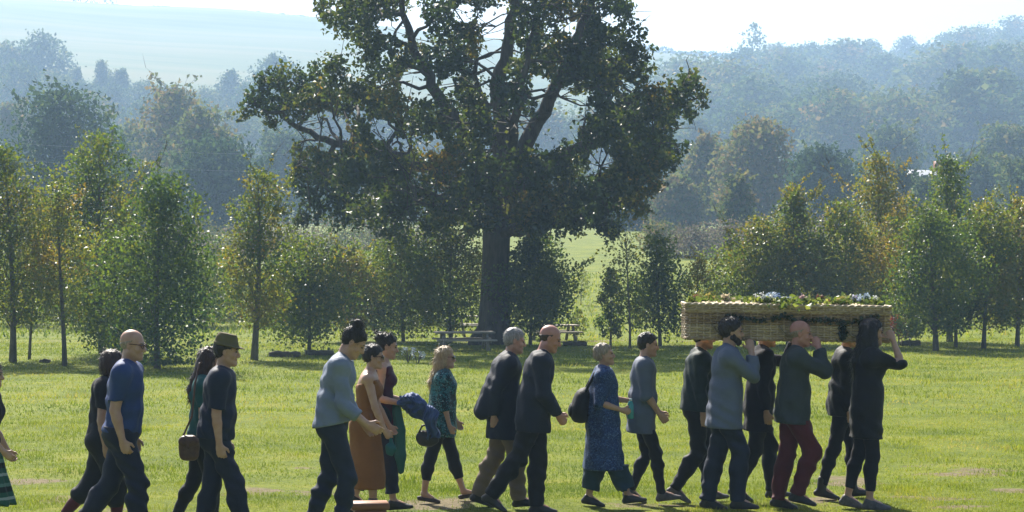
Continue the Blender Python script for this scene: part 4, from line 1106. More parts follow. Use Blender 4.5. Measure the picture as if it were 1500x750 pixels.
        ln = {'bun': .06, 'updo': .055, 'fringe': .012, 'short': .024, 'long': .07, 'longfront': .07, 'bob': .05}.get(style, .038)*S*r.uniform(.5, 1.4, n)[:, None]
        lift = r.uniform(.1, .75, n)[:, None]
        p0 = p-m*.003; p1 = p+t*ln*.55+m*ln*.35*lift; p2 = p+t*ln+m*ln*.5*lift
        sd = np.cross(t, m)*.002
        Vn = np.stack([p0-sd, p0+sd, p1+sd*.7, p1-sd*.7, p2], 1).reshape(-1, 3); o = len(V)
        i = o+5*np.arange(n)
        F3 = np.concatenate([np.stack([i, i+1, i+2], 1), np.stack([i, i+2, i+3], 1), np.stack([i+3, i+2, i+4], 1)])
        return np.concatenate([V, Vn]), F3
    def hair(s, mat, style='short', seed=1, h=.0072, vol=0.):
        S = s.S; hp = s.headp; M = s.HM; D = SDF(h); name = 'hair'
        lin = lambda d: M@np.asarray(d, float)
        vv = vol*S
        if style == 'fringe':      # hair only round the sides and back
            D.ell(hp((-.016, 0, .022)), np.array([.1, .081, .088])*S, M, .01)
            D.cut(hp((0, 0, .035)), lin((-.35, 0, 1))); D.cut(hp((.0, 0, .0)), lin((.8, 0, -.4))); D.cut(hp((0, 0, -.05)), lin((0, 0, -1)))
        else:
            D.ell(hp((-.016, 0, .036)), np.array([.105, .083, .093])*S+vv, M, .02)
            if style in ('short', 'curl'):
                D.ell(hp((-.045, 0, -.005)), np.array([.066, .074, .07])*S+vv*.5, M, .02)
            if style == 'bob':
                D.ell(hp((-.03, 0, -.03)), np.array([.09, .094, .095])*S+vv, M, .03)
            if style in ('bun', 'updo'):
                D.ell(hp((-.04, 0, -.0)), np.array([.068, .074, .07])*S, M, .02)
            # face opening
            D.cut(hp((.083, 0, .07)), lin((.72, 0, -.7))) if style != 'bob' else D.cut(hp((.083, 0, .068)), lin((.9, 0, -.42)))
            if style in ('short', 'curl'): D.cut(hp((-.05, 0, -.062)), lin((.2, 0, -1)))
            if style == 'bob': D.cut(hp((0, 0, -.115)), lin((0, 0, -1)))
            if style == 'bun':
                D.ell(hp((-.05, 0, .135)), np.array([.044, .046, .042])*S, M, .02); D.ell(hp((-.066, 0, .142)), np.array([.032, .036, .03])*S, M, .02)
            if style == 'updo':
                D.ell(hp((-.085, 0, .075)), np.array([.05, .06, .046])*S, M, .02); D.cone(hp((-.1, 0, .1)), hp((-.15, .01, .105)), .03*S, .01*S, .01); D.cone(hp((-.1, -.02, .06)), hp((-.145, -.03, .05)), .028*S, .008*S, .01)
            if style in ('long', 'longfront'):
                back = s.chest-s.fw2*.125*S+s.sp2*.06*S
                for sd in (-1, 0, 1):
                    D.chain([hp((-.06, sd*.045, .03)), hp((-.078, sd*.055, -.07)), s.neckb-s.fw2*.085*S+s.lat*sd*.06*S-s.sp2*.0, back+s.lat*sd*.05*S, back-s.sp2*(.1 if style == 'long' else .16)*S+s.lat*sd*.045*S], [.055*S, .048*S, .042*S, .036*S, .016*S], .03)
                for sd in (-1, 1): D.chain([hp((.0, sd*.07, .03)), hp((-.01, sd*.076, -.06)), hp((-.04, sd*.08, -.15))], [.026*S, .03*S, .03*S], .025)
                if style == 'longfront':
                    for sd in (-1, 1): D.chain([hp((-.0, sd*.074, -.02)), hp((.01, sd*.085, -.12)), s.chest+s.fw2*.07*S+s.lat*sd*.09*S+s.sp2*.1*S, s.chest+s.fw2*.1*S+s.lat*sd*.08*S-s.sp2*.02*S], [.028*S, .032*S, .03*S, .014*S], .025)
        amp = {'short': .0028, 'fringe': .0015, 'curl': .0022, 'bob': .0018, 'bun': .002, 'updo': .0022}.get(style, .0025)
        fr = 170 if style not in ('curl',) else 140
        vert = style in ('long', 'longfront', 'bob')
        D.warp(folds(seed+31, amp, [(1, .3, .1 if vert else .6), (.2, 1, .1 if vert else -.5), (.7, -.7, .15)], [fr, fr*1.1, fr*.8]))
        V, F = D.mesh()
        V, F3 = s.strands(V, F, style, seed)
        return mesh_np(name, V, [F, F3], mat, s.o, True)
    def beard(s, mat):
        D = SDF(.006); S = s.S; hp = s.headp
        for sd in (-1, 1):
            D.cone(hp((.0, sd*.054, -.06)), hp((.07, sd*.014, -.105)), .026*S, .027*S, .02); D.cone(hp((.012, sd*.062, .01)), hp((.012, sd*.058, -.06)), .016*S, .022*S, .02)
            D.cone(hp((.03, sd*.05, -.06)), hp((.075, sd*.02, -.07)), .018*S, .016*S, .02)
        D.cone(hp((.088, -.022, -.052)), hp((.088, .022, -.052)), .009*S, .009*S, .006)
        D.cut(hp((.02, 0, -.028)), s.HM@np.array([.75, 0, 1.])); D.ell(hp((.094, 0, -.067)), np.array([.014, .02, .007])*S, s.HM, .004, sub=True)
        D.warp(folds(5, .003, [(1, .3, .6), (.2, 1, -.5)], [140, 150])); s.add('beard', D, mat)
    def brows(s, mat):
        S = s.S
        for sd in (-1, 1):
            D = SDF(.0045); D.cone(s.headp((.0905, sd*.014, .022)), s.headp((.078, sd*.048, .024)), .006*S, .004*S, .004); s.add('eyebrow', D, mat)
    def glasses(s, dark=True, mat=None):
        S = s.S; D = SDF(.0042); hp = s.headp
        for sd in (-1, 1):
            D.cone(hp((.1, sd*.045, .008)), hp((-.005, sd*.083, .006)), .004*S, .004*S, .003)
            if dark: D.ell(hp((.1, sd*.033, -.002)), np.array([.007, .027, .021])*S, s.HM, .003)
            else:
                pts = [hp((.101-.006*abs(math.cos(a)), sd*.033+.025*math.cos(a), -.002+.019*math.sin(a))) for a in np.linspace(0, 2*math.pi, 11)]
                D.chain(pts, [.0038*S]*11, .002)
        D.cone(hp((.106, -.01, .004)), hp((.106, .01, .004)), .004*S, .004*S, .003)
        s.add('sunglasses' if dark else 'glasses', D, mat or M_LENS)
    def bone(s): return s.o.matrix_basis

def world_pt(px, py, Y): return at(px, py, Y)
# ------------------------------------------------------------------ the mourners
NAVY = cloth('navy_cloth', (.008, .011, .026)); BLACK = cloth('black_cloth', (.006, .006, .008)); BLACK2 = cloth('black_cotton', (.009, .008, .012), rough=.9)
DENIM_DK = cloth('dark_denim', (.01, .014, .03), (.02, .028, .055), weave=500); BLUE_T = cloth('blue_cotton', (.02, .043, .14), (.028, .056, .175))
POLO = cloth('navy_pique', (.008, .012, .03), (.013, .02, .045), weave=500); SHIRT_BLUE = cloth('pale_blue_shirt', (.15, .18, .25), (.2, .235, .31)); SHIRT_CHAM = cloth('chambray', (.095, .115, .165), (.13, .15, .205))
SHIRT_GREY = cloth('grey_blue_shirt', (.09, .105, .15), (.12, .14, .19)); RUST = cloth('rust_dress', (.2, .075, .018), (.27, .11, .03)); TEAL = cloth('teal_cloth', (.015, .085, .085), (.025, .12, .115))
BLOUSE = cloth('printed_blouse', (0, 0, 0), pattern='blotch', pscale=34, stops=[(0, (.01, .03, .035)), (.35, (.02, .12, .14)), (.6, (.01, .02, .03)), (.75, (.05, .2, .22)), (.92, (.2, .3, .3))])
KURTA = cloth('printed_kurta', (0, 0, 0), pattern='blotch', pscale=40, stops=[(0, (.018, .04, .12)), (.4, (.03, .075, .2)), (.65, (.012, .025, .075)), (.86, (.08, .14, .26))])
SALWAR = cloth('blue_green_trousers', (.014, .036, .06), (.022, .055, .085)); JACKET = cloth('navy_jacket', (.011, .014, .026), (.018, .022, .036)); JACKET2 = cloth('charcoal_navy_jacket', (.014, .018, .03), (.022, .027, .04))
KHAKI = cloth('brown_twill', (.16, .115, .075), (.21, .155, .105)); GREENBLK = cloth('dark_green_shirt', (.01, .02, .02), (.018, .034, .032)); GREYGREEN = cloth('grey_green_jacket', (.03, .038, .042), (.045, .055, .058))
BURG = cloth('burgundy_twill', (.075, .01, .014), (.11, .016, .02)); PLAID = cloth('plaid_wool', (0, 0, 0), pattern='bands', pscale=5.2, stops=[(0, (.02, .09, .06)), (.3, (.3, .36, .34)), (.42, (.02, .09, .06)), (.62, (.008, .02, .018)), (.85, (.1, .2, .17))])
HATM = cloth('olive_felt', (.1, .085, .04), (.15, .13, .065), rough=.95); DENIM_J = cloth('blue_denim_jacket', (.045, .08, .2), (.075, .12, .27), weave=500); PURPLE = cloth('plum_cloth', (.04, .008, .022), (.065, .014, .035))

def build_people():
    WALK = 'mourners walking behind the coffin'; BEAR = 'people carrying the wicker coffin'
    out = {}
    # 1 -- woman cut by the left edge
    p = Person('woman cut by the left edge in black top and green plaid skirt', 1.54, -24, 18.4, 0, 'f', 4, (6, 0), ((14, -4, 0), (-14, -30, -22)), (((5, 8), (42, -2), 40), ((5, 8), (30, 4), 40)), group=WALK, seed=1)
    p.body(); p.hair(H_BROWN, 'bob', 1); p.brows(H_BROWN); p.top('shirt', BLACK2, (1.0, 1.0), hem=.06)
    D = SDF(.012); S = p.S
    D.cone(p.waist, p.P-p.sp*.1*S, .125*S, .17*S, .05); D.cone(p.P-p.sp*.05*S, p.P+np.array([.03, 0, -.52*S]), .16*S, .26*S, .05)
    D.cut(p.waist+p.sp*.03, p.sp); D.cut((0, 0, CAMZ-(737-375)/FPX*p.Y), (0, 0, -1))
    D.warp(lambda P: -.012*np.sin(np.arctan2(P[:, 1], P[:, 0])*11+1)*np.clip((.95-P[:, 2])/.4, 0, 1)); p.add('skirt', D, PLAID); p.shoes(LEATHER)
    # 2 -- woman behind the blue T-shirt
    p = Person('dark auburn haired woman in black beside the man in the blue T-shirt', 1.60, 150, 19.25, 0, 'f', 5, (10, 6), ((20, 2, 5), (-16, -42, -30)), (((-4, 8), (10, 4), 35), ((10, 8), (25, 4), 35)), group=WALK, seed=2, build=1.05)
    p.legpts and None
    p.body(); p.hair(H_RED, 'bob', 2, vol=.006); p.brows(H_RED); p.top('shirt', BLACK2, (.6, .6), hem=.04); p.trousers(BURG, 'leggings', .006, (1.9, 1.9), 0, .002); p.shoes(LEATHER)
    D = SDF(.012); S = p.S; p.torso(D, .02, chest=False)
    for i in (0, 1): p.leg(D, i, .022, 1.12)
    D.warp(folds(4, .004, [(.3, .1, 1), (1, .2, .3)], [50, 40])); D.cut(p.waist+p.sp*.03, p.sp); p.add('shorts', D, BLACK)
    # 3 -- bald man, blue T-shirt
    p = Person('balding man in a blue T-shirt and glasses at the left', 1.79, 180, 18.7, -4, 'm', 4, (8, -6), ((19, 2, 8), (-17, -34, -28)), (((-9, 7), (15, 3), 45), ((-4, 7), (6, 3), 40)), build=1.1, belly=1.0, group=WALK, seed=3)
    p.body(); p.hair(H_ASH, 'fringe', 3); p.brows(H_ASH); p.glasses(False, flat_mat('red_frame', (.06, .01, .01), .3)); p.top('shirt', BLUE_T, (.78, .78), hem=632, collar=False, sl_off=.02, loose=.014); p.trousers(NAVY, off=.018, flare=.014); p.shoes(LEATHER)
    # 4 -- woman behind the hat wearer
    p = Person('woman with long dark hair and teal top half hidden behind the man in the hat', 1.60, 297, 19.3, 0, 'f', 3, (8, 8), ((14, 2, 5), (-13, -26, -22)), (((0, 8), (15, 4), 35), ((5, 8), (25, 4), 35)), group=WALK, seed=4)
    p.body(); p.hair(H_RED, 'long', 4); p.brows(H_DARK); p.top('shirt', TEAL, (.7, .7), hem=640, loose=.012); p.trousers(BLACK, 'leggings', .008, (1.92, 1.92), 0, .003); p.shoes(LEATHER)
    out['bag'] = p
    # 5 -- man in the hat
    p = Person('man in an olive brimmed hat and navy polo shirt', 1.71, 317, 18.6, 0, 'm', 5, (6, 0), ((23, 12, 10), (-7, -12, -8)), (((-3, 7), (6, 3), 45), ((-3, 7), (5, 3), 40)), build=1.0, belly=.95, group=WALK, seed=5)
    p.body(); p.hair(H_DARK, 'short', 5); p.brows(H_DARK); p.top('polo_shirt', POLO, (.85, .85), hem=641, sl_off=.022, loose=.018); p.trousers(NAVY, off=.018, flare=.014); p.shoes(LEATHER)
    D = SDF(.0065); S = p.S; M = p.HM
    D.cone(p.headp((-.012, 0, .05)), p.headp((-.014, 0, .085)), .106*S, .097*S, .01, (M[:, 1], 1.12)); D.cut(p.headp((0, 0, .148)), M[:, 2]+M[:, 0]*.12)
    D.cut(p.headp((0, 0, .048)), -M[:, 2]); D.ell(p.headp((.012, 0, .05)), np.array([.134, .112, .013])*S, rotm(R(14), 0), .014)
    hat = p.add('hat', D, HATM)
    D = SDF(.0065); D.cone(p.headp((-.012, 0, .058)), p.headp((-.012, 0, .066)), .112*S, .112*S, .005, (M[:, 2], 7)); 
    # 6 -- tall young man with the bun
    p = Person('tall man with a dark hair bun, pale blue shirt and head bowed', 1.79, 488, 18.8, 0, 'm', 4, (34, -4), ((17, -7, 0), (-6, -22, -18)), (((6, 8), (52, 4), 25), ((4, 8), (40, -6), 30)), build=1.0, group=WALK, seed=6, hunch=5)
    p.body(); p.hair(H_DARK, 'bun', 6); p.brows(H_DARK); p.top('shirt', SHIRT_BLUE, (1.62, 1.62), hem=622, loose=.018, sl_off=.02, amp=.006, flare=.012, sag=nz(np.array([-.2, 0, 1]))); p.trousers(DENIM_DK, off=.014, flare=.006); p.shoes(LEATHER)
    # 7 -- woman in the rust dress
    p = Person('woman in a sleeveless rust coloured dress and sunglasses', 1.57, 535, 20.8, 0, 'f', 5, (6, 0), ((12, 0, 0), (-9, -24, -18)), (((14, 8), (24, 2), 50), ((14, 8), (30, 0), 40)), group=WALK, seed=7, build=1.04)
    p.body(); p.hair(H_DARK, 'curl', 7, vol=.004); p.brows(H_DARK); p.glasses(True)
    D = SDF(.0115); S = p.S; p.torso(D, .012)
    D.cone(p.P, p.P+np.array([.02, 0, -.5*S]), .15*S, .17*S, .06, ((0, 1, 0), 1.05)); 
    for sd in (-1, 1): D.cone(p.P+p.lat*sd*.05, p.P+np.array([.05*-sd, sd*.06*S, -.62*S]), .12*S, .15*S, .06)
    D.warp(folds(8, .004, [(1, .3, .05), (.2, 1, .05), (.7, -.7, .05)], [58, 62, 44])); D.cut(p.neckb-p.sp2*.07*S, p.sp2-.35*p.fw2)
    D.cone(p.neckb-p.sp2*.05*S+p.fw2*.06*S, p.neckb+p.sp2*.1*S+p.fw2*.05*S, .06*S, .07*S, .01, sub=True)
    for i in (0, 1): D.cone(p.sh[i]+p.lat*(.05*(-1, 1)[i]*S)-p.sp*.02, p.sh[i]+p.lat*(.05*(-1, 1)[i]*S)-p.sp*.09*S, .05*S, .045*S, .01, sub=True)
    D.cut((0, 0, CAMZ-(713-375)/FPX*p.Y), (0, 0, -1)); p.add('dress', D, RUST); p.shoes(LEATHER, 'boot')
    out['rust'] = p
    # 8 -- woman carrying the denim jacket
    p = Person('woman with a messy dark updo in a dark sleeveless top carrying a jacket', 1.645, 557, 21.35, 0, 'f', 3, (10, 0), ((14, 4, 5), (-11, -26, -20)), (((-6, 8), (78, -4), 45), ((0, 8), (80, -8), 45)), group=WALK, seed=8)
    p.body(); p.hair(H_DARK, 'updo', 8); p.brows(H_DARK)
    D = SDF(.0105); S = p.S; p.torso(D, .012); D.cone(p.waist, p.P+p.fw*.02-p.sp*.12*S, .12*S, .17*S, .05); D.warp(folds(11, .004, [(.3, .2, 1), (.9, .3, .3)], [50, 44]))
    D.cut(p.neckb-p.sp2*.03*S, p.sp2-.3*p.fw2); D.cone(p.neckb-p.sp2*.02*S+p.fw2*.05*S, p.neckb+p.sp2*.1*S+p.fw2*.05*S, .058*S, .07*S, .01, sub=True)
    for i in (0, 1): D.cone(p.sh[i]+p.lat*(.055*(-1, 1)[i]*S)+p.sp*.02, p.sh[i]+p.lat*(.05*(-1, 1)[i]*S)-p.sp*.09*S, .05*S, .045*S, .01, sub=True)
    D.cut(p.P-p.sp*.1*S, -p.sp); p.add('vest_top', D, PURPLE); p.trousers(NAVY, off=.014, upto=(1.8, 1.8), flare=.012); p.shoes(LEATHER)
    out['carry'] = p
    # 9 -- blond woman
    p = Person('woman with long blond hair, sunglasses and a teal patterned tunic', 1.49, 647, 21.95, 0, 'f', 2, (2, -8), ((17, 17, 10), (-17, -10, -8)), (((3, 9), (14, 2), 45), ((8, 8), (25, 4), 35)), group=WALK, seed=9, build=1.02)
    # the nearer leg trails
    p = Person('woman with long blond hair, sunglasses and a teal patterned tunic', 1.49, 647, 21.95, 0, 'f', 2, (2, -8), ((-17, -10, -8), (17, 17, 10)), (((3, 9), (14, 2), 45), ((8, 8), (25, 4), 35)), group=WALK, seed=9, build=1.02)
    p.body(); p.hair(H_BLOND, 'long', 9, vol=.004); p.brows(H_ASH); p.glasses(True); p.top('tunic', BLOUSE, (1.3, 1.3), hem=640, loose=.02, sl_off=.018, flare=.02, collar=False); p.trousers(BLACK, 'leggings', .007, (1.62, 1.62), 0, .002); p.shoes(SANDAL, 'sandal')
    # 10 -- grey haired man, jacket blowing back
    p = Person('grey haired man in a dark jacket swinging out behind him and brown trousers', 1.69, 738, 21.5, 0, 'm', 4, (10, 4), ((16, 4, 5), (-11, -24, -18)), (((-26, 8), (-4, -2), 35), ((0, 8), (10, 2), 35)), build=1.03, group=WALK, seed=10, hunch=3)
    p.body(); p.hair(H_GREY, 'short', 10); p.brows(H_GREY)
    p.top('jacket', JACKET2, (1.95, 1.95), hem=642, loose=.02, sl_off=.02, amp=.005, flare=.02, back=[(-.03, -.11, .29, -.21, -.15, .0, .1, .075), (-.04, .0, .29, -.22, -.03, .0, .11, .08), (-.03, .1, .29, -.2, .1, .0, .1, .075)]); p.trousers(KHAKI, off=.02, flare=.016); p.shoes(LEATHER)
    # 11 -- balding man beside him
    p = Person('balding man in a dark navy suit jacket, head bowed, beside the grey haired man', 1.76, 782, 21.05, 0, 'm', 4, (20, -2), ((-20, -36, -28), (6, -3, 0)), (((4, 10), (34, -14), 70), ((4, 9), (34, -14), 70)), build=1.05, belly=.95, group=WALK, seed=11, hunch=6, skin=SKIN_RED)
    p.body(); p.hair(H_BROWN, 'fringe', 11); p.brows(H_BROWN); p.top('jacket', JACKET, (1.97, 1.97), hem=630, loose=.022, sl_off=.024, amp=.005, flare=.012); p.trousers(BLACK, off=.02, flare=.014); p.shoes(LEATHER)
    # 12 -- woman in the kurta
    p = Person('short haired woman in a long blue patterned tunic with a backpack', 1.535, 884, 21.6, 0, 'f', 0, (-6, 0), ((20, 16, 8), (-8, -14, -10)), (((-8, 10), (72, -8), 50), ((16, 20), (84, 6), 50)), group=WALK, seed=12, build=1.1)
    p.body(); p.hair(H_ASH, 'short', 12); p.brows(H_ASH); p.top('tunic', KURTA, (1.15, 1.15), hem=686, loose=.022, sl_off=.024, flare=.06, collar=False, amp=.005); p.trousers(SALWAR, off=.035, upto=(1.8, 1.8), flare=.012, amp=.006); p.shoes(LEATHER)
    out['kurta'] = p
    # 13 -- young man with clasped hands
    p = Person('young man in a grey blue shirt with rolled sleeves and hands together', 1.63, 940, 21.9, 0, 'm', 3, (6, 0), ((20, 8, 8), (8, -24, -18)), (((4, 9), (34, -12), 45), ((4, 9), (36, -14), 45)), build=.94, group=WALK, seed=13)
    p.body(); p.hair(H_DARK, 'short', 13); p.brows(H_DARK); p.top('shirt', SHIRT_GREY, (1.12, 1.12), hem=633, loose=.018, sl_off=.022, flare=.012)
    p.trousers(BLACK, off=.008, flare=.0); p.shoes(SHOE_GREY)
    # bearers: far side first
    FARM = (((-2, 6), (6, 2), 40), ((75, 6), (172, -8), 40))
    p = Person('coffin bearer at the rear far side in a dark green shirt and black trousers', 1.72, 1020, 22.1, 0, 'm', 4, (6, 0), ((2, -33, -25), (16, 2, 5)), FARM, build=1.05, group=BEAR, seed=14)
    p.body(); p.hair(H_DARK, 'short', 14); p.brows(H_DARK); p.top('shirt', GREENBLK, (1.9, 1.9), hem=600, loose=.016); p.trousers(BLACK, off=.014, flare=.008); p.shoes(SHOE_GREY)
    p = Person('coffin bearer in the middle far side, all in black, mostly hidden', 1.72, 1112, 22.1, 0, 'm', 4, (6, 0), ((-6, -26, -20), (16, 2, 5)), FARM, build=1.0, group=BEAR, seed=16)
    p.body(); p.hair(H_BROWN, 'short', 16); p.brows(H_BROWN); p.top('shirt', BLACK2, (1.9, 1.9), hem=632, loose=.016); p.trousers(BLACK, off=.014, flare=.008); p.shoes(LEATHER)
    p = Person('coffin bearer at the front far side in black with dark ankle boots', 1.70, 1234, 22.15, 0, 'f', 3, (6, 0), ((-13, -17, -10), (16, 0, 5)), FARM, build=1.0, group=BEAR, seed=18)
    p.body(); p.hair(H_BLACK, 'short', 18); p.brows(H_BLACK); p.top('shirt', BLACK, (1.9, 1.9), hem=612, loose=.014); p.trousers(BLACK2, 'leggings', .007, (1.9, 1.9), 0, .003); p.shoes(LEATHER, 'boot')
    # near side
    p = Person('bearded dark haired coffin bearer in a chambray shirt and navy trousers', 1.79, 1062, 21.3, -2, 'm', 3, (4, 4), ((19, -4, 0), (-9, -12, -8)), (((52, -10), (184, -20), 62), ((-4, 5), (4, 2), 40)), build=1.04, group=BEAR, seed=15)
    p.body(); p.hair(H_DARK, 'short', 15, vol=.008); p.beard(H_DARK); p.brows(H_DARK); p.top('shirt', SHIRT_CHAM, (1.75, 1.75), hem=625, loose=.024, sl_off=.022, flare=.02, amp=.005); p.trousers(DENIM_DK, off=.02, flare=.014); p.shoes(LEATHER)
    out['b1'] = p
    p = Person('bald coffin bearer in a grey green jacket and burgundy trousers', 1.755, 1161, 21.31, -3, 'm', 4, (6, -6), ((26, -21, -12), (-6, -12, -8)), (((64, -10), (194, -20), 62), ((-4, 5), (4, 2), 40)), build=1.06, belly=.95, group=BEAR, seed=17, skin=SKIN_RED)
    p.body(); p.hair(H_ASH, 'fringe', 17); p.brows(H_ASH); p.top('jacket', GREYGREEN, (1.9, 1.9), hem=620, loose=.022, sl_off=.024, flare=.012, amp=.005); p.trousers(BURG, off=.018, flare=.012); p.shoes(LEATHER)
    out['b2'] = p
    p = Person('woman with long black hair in black at the front of the coffin', 1.765, 1270, 21.32, -2, 'f', 2, (4, 6), ((6, -4, 0), (-9, -15, -10)), (((78, -8), (196, -20), 62), ((-4, 5), (4, 2), 40)), build=1.0, group=BEAR, seed=19)
    p.body(); p.hair(H_BLACK, 'longfront', 19, vol=.008); p.brows(H_BLACK); p.top('shirt', BLACK, (1.05, 1.05), hem=642, loose=.02, sl_off=.02, flare=.01, amp=.005); p.trousers(BLACK2, 'leggings', .006, (1.78, 1.78), 0, .002); p.shoes(SHOE_GREY)
    out['b3'] = p
    build_items(out)
    build_coffin(out)

def local_item(name, label, cat, org, parts, group=None):
    """parts: list of (part name, SDF in world coordinates, material); the first is the main body"""
    o = empty(name, tuple(org)); tag(o, label, cat, group)
    for nm, D, m in parts:
        V, F = D.mesh(); mesh_np(nm, V-np.asarray(org), F, m, o, True)
    return o

def build_items(P):
    w = world_pt
    # shoulder bag of the woman behind the hat wearer
    Y = P['bag'].Y-.24
    c = w(277, 655, Y)
    D = SDF(.007); D.cone(c+np.array([-.03, 0, .05]), c+np.array([.03, 0, .05]), .05, .05, .02, ((0, 1, 0), 1.3)); D.cone(c+np.array([-.03, 0, -.06]), c+np.array([.03, 0, -.06]), .052, .052, .03, ((0, 1, 0), 1.3)); D.cone(c+np.array([-.035, 0, 0]), c+np.array([.035, 0, 0]), .052, .052, .03, ((0, 1, 0), 1.3))
    G = SDF(.006); G.cone(c+np.array([-.035, -.018, .045]), c+np.array([.035, -.018, .045]), .052, .052, .01, ((0, 1, 0), 1.4)); G.cone(c+np.array([0, -.045, .0]), c+np.array([0, -.045, .02]), .016, .016, .005)
    St = SDF(.006); St.chain([c+np.array([-.05, .0, .09]), w(281, 610, Y), w(286, 560, Y+.03), w(292, 533, Y+.1), w(300, 528, Y+.2)], [.009]*5, .005)
    local_item('shoulder_bag', 'brown leather shoulder bag hanging behind the man in the hat', 'bag', c-np.array([0, 0, .11]), [('bag_body', D, LEATHER_BROWN), ('flap', G, LEATHER_BROWN), ('strap', St, LEATHER_BROWN)])
    # denim jacket over the forearm
    p = P['carry']; Y = p.Y-.17
    org = w(600, 630, Y); o = empty('denim_jacket', tuple(org)); tag(o, 'blue denim jacket draped over the forearm of the woman with the updo', 'jacket')
    def drape(nm, us, tops, bots, thick, dy, seed, nu=60, nv=26):
        r = np.random.default_rng(seed); V = []
        for u in np.linspace(0, 1, nu):
            px = np.interp(u, [0, 1], us); t_ = np.interp(u, np.linspace(0, 1, len(tops)), tops); b_ = np.interp(u, np.linspace(0, 1, len(bots)), bots)
            for v in np.linspace(0, 2, nv, endpoint=False):
                q = v if v <= 1 else 2-v; side = -1 if v <= 1 else 1
                fold = .020*math.sin(u*23+2.2*math.sin(q*3+seed)+q*2)*q+.012*math.sin(u*41+q*5+seed)*(.3+.7*q)+.008*math.sin(q*19+u*6)
                th = thick*(math.sin(math.pi*min(q*1.35+.06, .94)))**.7
                p = w(px+6*q*math.sin(u*9+seed)+3*math.sin(q*8+seed), t_+(b_-t_)*q+1.5*math.sin(u*17)*q, Y+dy)
                p[1] += side*th+fold; p[2] += .004*math.sin(u*37+q*11)
                V.append(p-org)
        i = np.arange(nu*nv).reshape(nu, nv); j = np.roll(i, -1, 1)
        F = np.stack([i[:-1], j[:-1], j[1:], i[1:]], -1).reshape(-1, 4)
        mesh_np(nm, V, [F, np.array([list(i[0])]), np.array([list(i[-1][::-1])])], DENIM_J, o, True)
    drape('jacket_body', (583, 634), [584, 577, 574, 576, 583, 592, 604], [598, 606, 603, 610, 620, 630, 634], .075, 0, 1)
    drape('lapel', (588, 618), [580, 578, 580, 586], [590, 600, 606, 602], .03, -.075, 4)
    drape('sleeve', (620, 641), [592, 594, 602], [634, 643, 640], .045, -.05, 7)
    c = w(625, 641, Y+.02)
    D = SDF(.0085); D.ell(c, (.105, .06, .072), None, .02); D.ell(c+np.array([.02, -.02, -.03]), (.09, .05, .05), None, .03); D.warp(folds(47, .005, [(.4, .3, 1), (1, .2, -.4)], [50, 60]))
    H = SDF(.006); H.chain([c+np.array([-.07, -.02, .05]), c+np.array([-.04, -.02, .11]), c+np.array([.03, -.02, .12]), c+np.array([.07, -.02, .05])], [.009]*4, .005)
    local_item('handbag', 'slouchy black handbag hanging below the draped denim jacket', 'bag', c-np.array([0, 0, .08]), [('bag_body', D, LEATHER), ('handle', H, LEATHER)])
    # teal scarf and small teal bag
    c = w(586, 650, Y+.1)
    D = SDF(.009)
    D.chain([w(582, 590, Y+.06), w(587, 630, Y+.04), w(586, 668, Y+.04), w(588, 690, Y+.05)], [.03, .045, .05, .03], .03, ((0, 1, 0), 1.4)); D.chain([w(578, 596, Y+.1), w(579, 640, Y+.09), w(577, 672, Y+.09)], [.03, .04, .025], .03, ((0, 1, 0), 1.4)); D.warp(folds(53, .006, [(1, .3, .1), (.3, 1, .1)], [90, 80]))
    V, F = D.mesh(); o = mesh_np('scarf', V-c, F, TEAL, None, True); o.location = c; tag(o, 'dark teal scarf trailing from the arm below the denim jacket', 'scarf')
    p = P['rust']; wr, hd = p.armpts[0][2], p.armpts[0][3]; hw = wr+hd*.1
    hw = np.array([(p.px-750)/FPX*p.Y, p.Y, 0])+hw
    D = SDF(.0075); c = hw+np.array([.0, -.005, -.1]); D.ell(c+np.array([0, 0, -.0]), (.052, .028, .055), None, .02); D.cone(hw+np.array([0, 0, -.01]), c, .014, .03, .03); D.warp(folds(59, .004, [(1, .3, .4), (.3, .5, 1)], [90, 80]))
    V, F = D.mesh(); o = mesh_np('cloth_pouch', V-c, F, TEAL, None, True); o.location = c; tag(o, 'small teal pouch in the hand of the woman in the rust dress', 'pouch')
    # backpack and bottle
    p = P['kurta']; Y = p.Y; c = w(850, 592, Y)
    D = SDF(.0085); D.ell(c, (.085, .14, .17), rotm(R(18), 0), .03); D.ell(c+np.array([.02, 0, -.06]), (.09, .13, .12), None, .05); D.warp(folds(61, .004, [(.4, .3, 1), (1, .2, -.4)], [40, 50]))
    G = SDF(.0075); G.ell(c+np.array([-.07, 0, -.05]), (.045, .09, .075), rotm(R(12), 0), .03)
    St = SDF(.0065)
    for sd in (-.1, .1): St.chain([c+np.array([.05, sd, .13]), w(871, 546, Y)+np.array([0, sd, 0]), w(884, 547, Y)+np.array([0, sd, 0]), w(896, 565, Y)+np.array([0, sd*1.1, 0]), w(894, 590, Y)+np.array([0, sd*1.3, 0]), c+np.array([.07, sd, -.1])], [.014]*6, .006)
    local_item('backpack', 'black backpack worn by the woman in the blue patterned tunic', 'backpack', c-np.array([0, 0, .18]), [('pack_body', D, BLACK), ('pocket', G, BLACK), ('shoulder_straps', St, BLACK)])
    wr, hd = p.armpts[0][2], p.armpts[0][3]; hw = np.array([(p.px-750)/FPX*p.Y, p.Y, 0])+wr+hd*.085+np.array([0, .03, 0])
    bt = flat_mat('turquoise_plastic', (.05, .28, .3), .15); cp = flat_mat('pale_cap', (.55, .65, .66), .3)
    mb = MB(); mb.tube([(0, 0, -.07), (0, 0, -.065), (0, 0, .06), (0, 0, .085), (0, 0, .1)], [.026, .03, .03, .02, .012], 16)
    o = empty('water_bottle', tuple(hw)); tag(o, 'turquoise water bottle held by the woman in the blue tunic', 'bottle'); mb.build('bottle_body', bt, o, True)
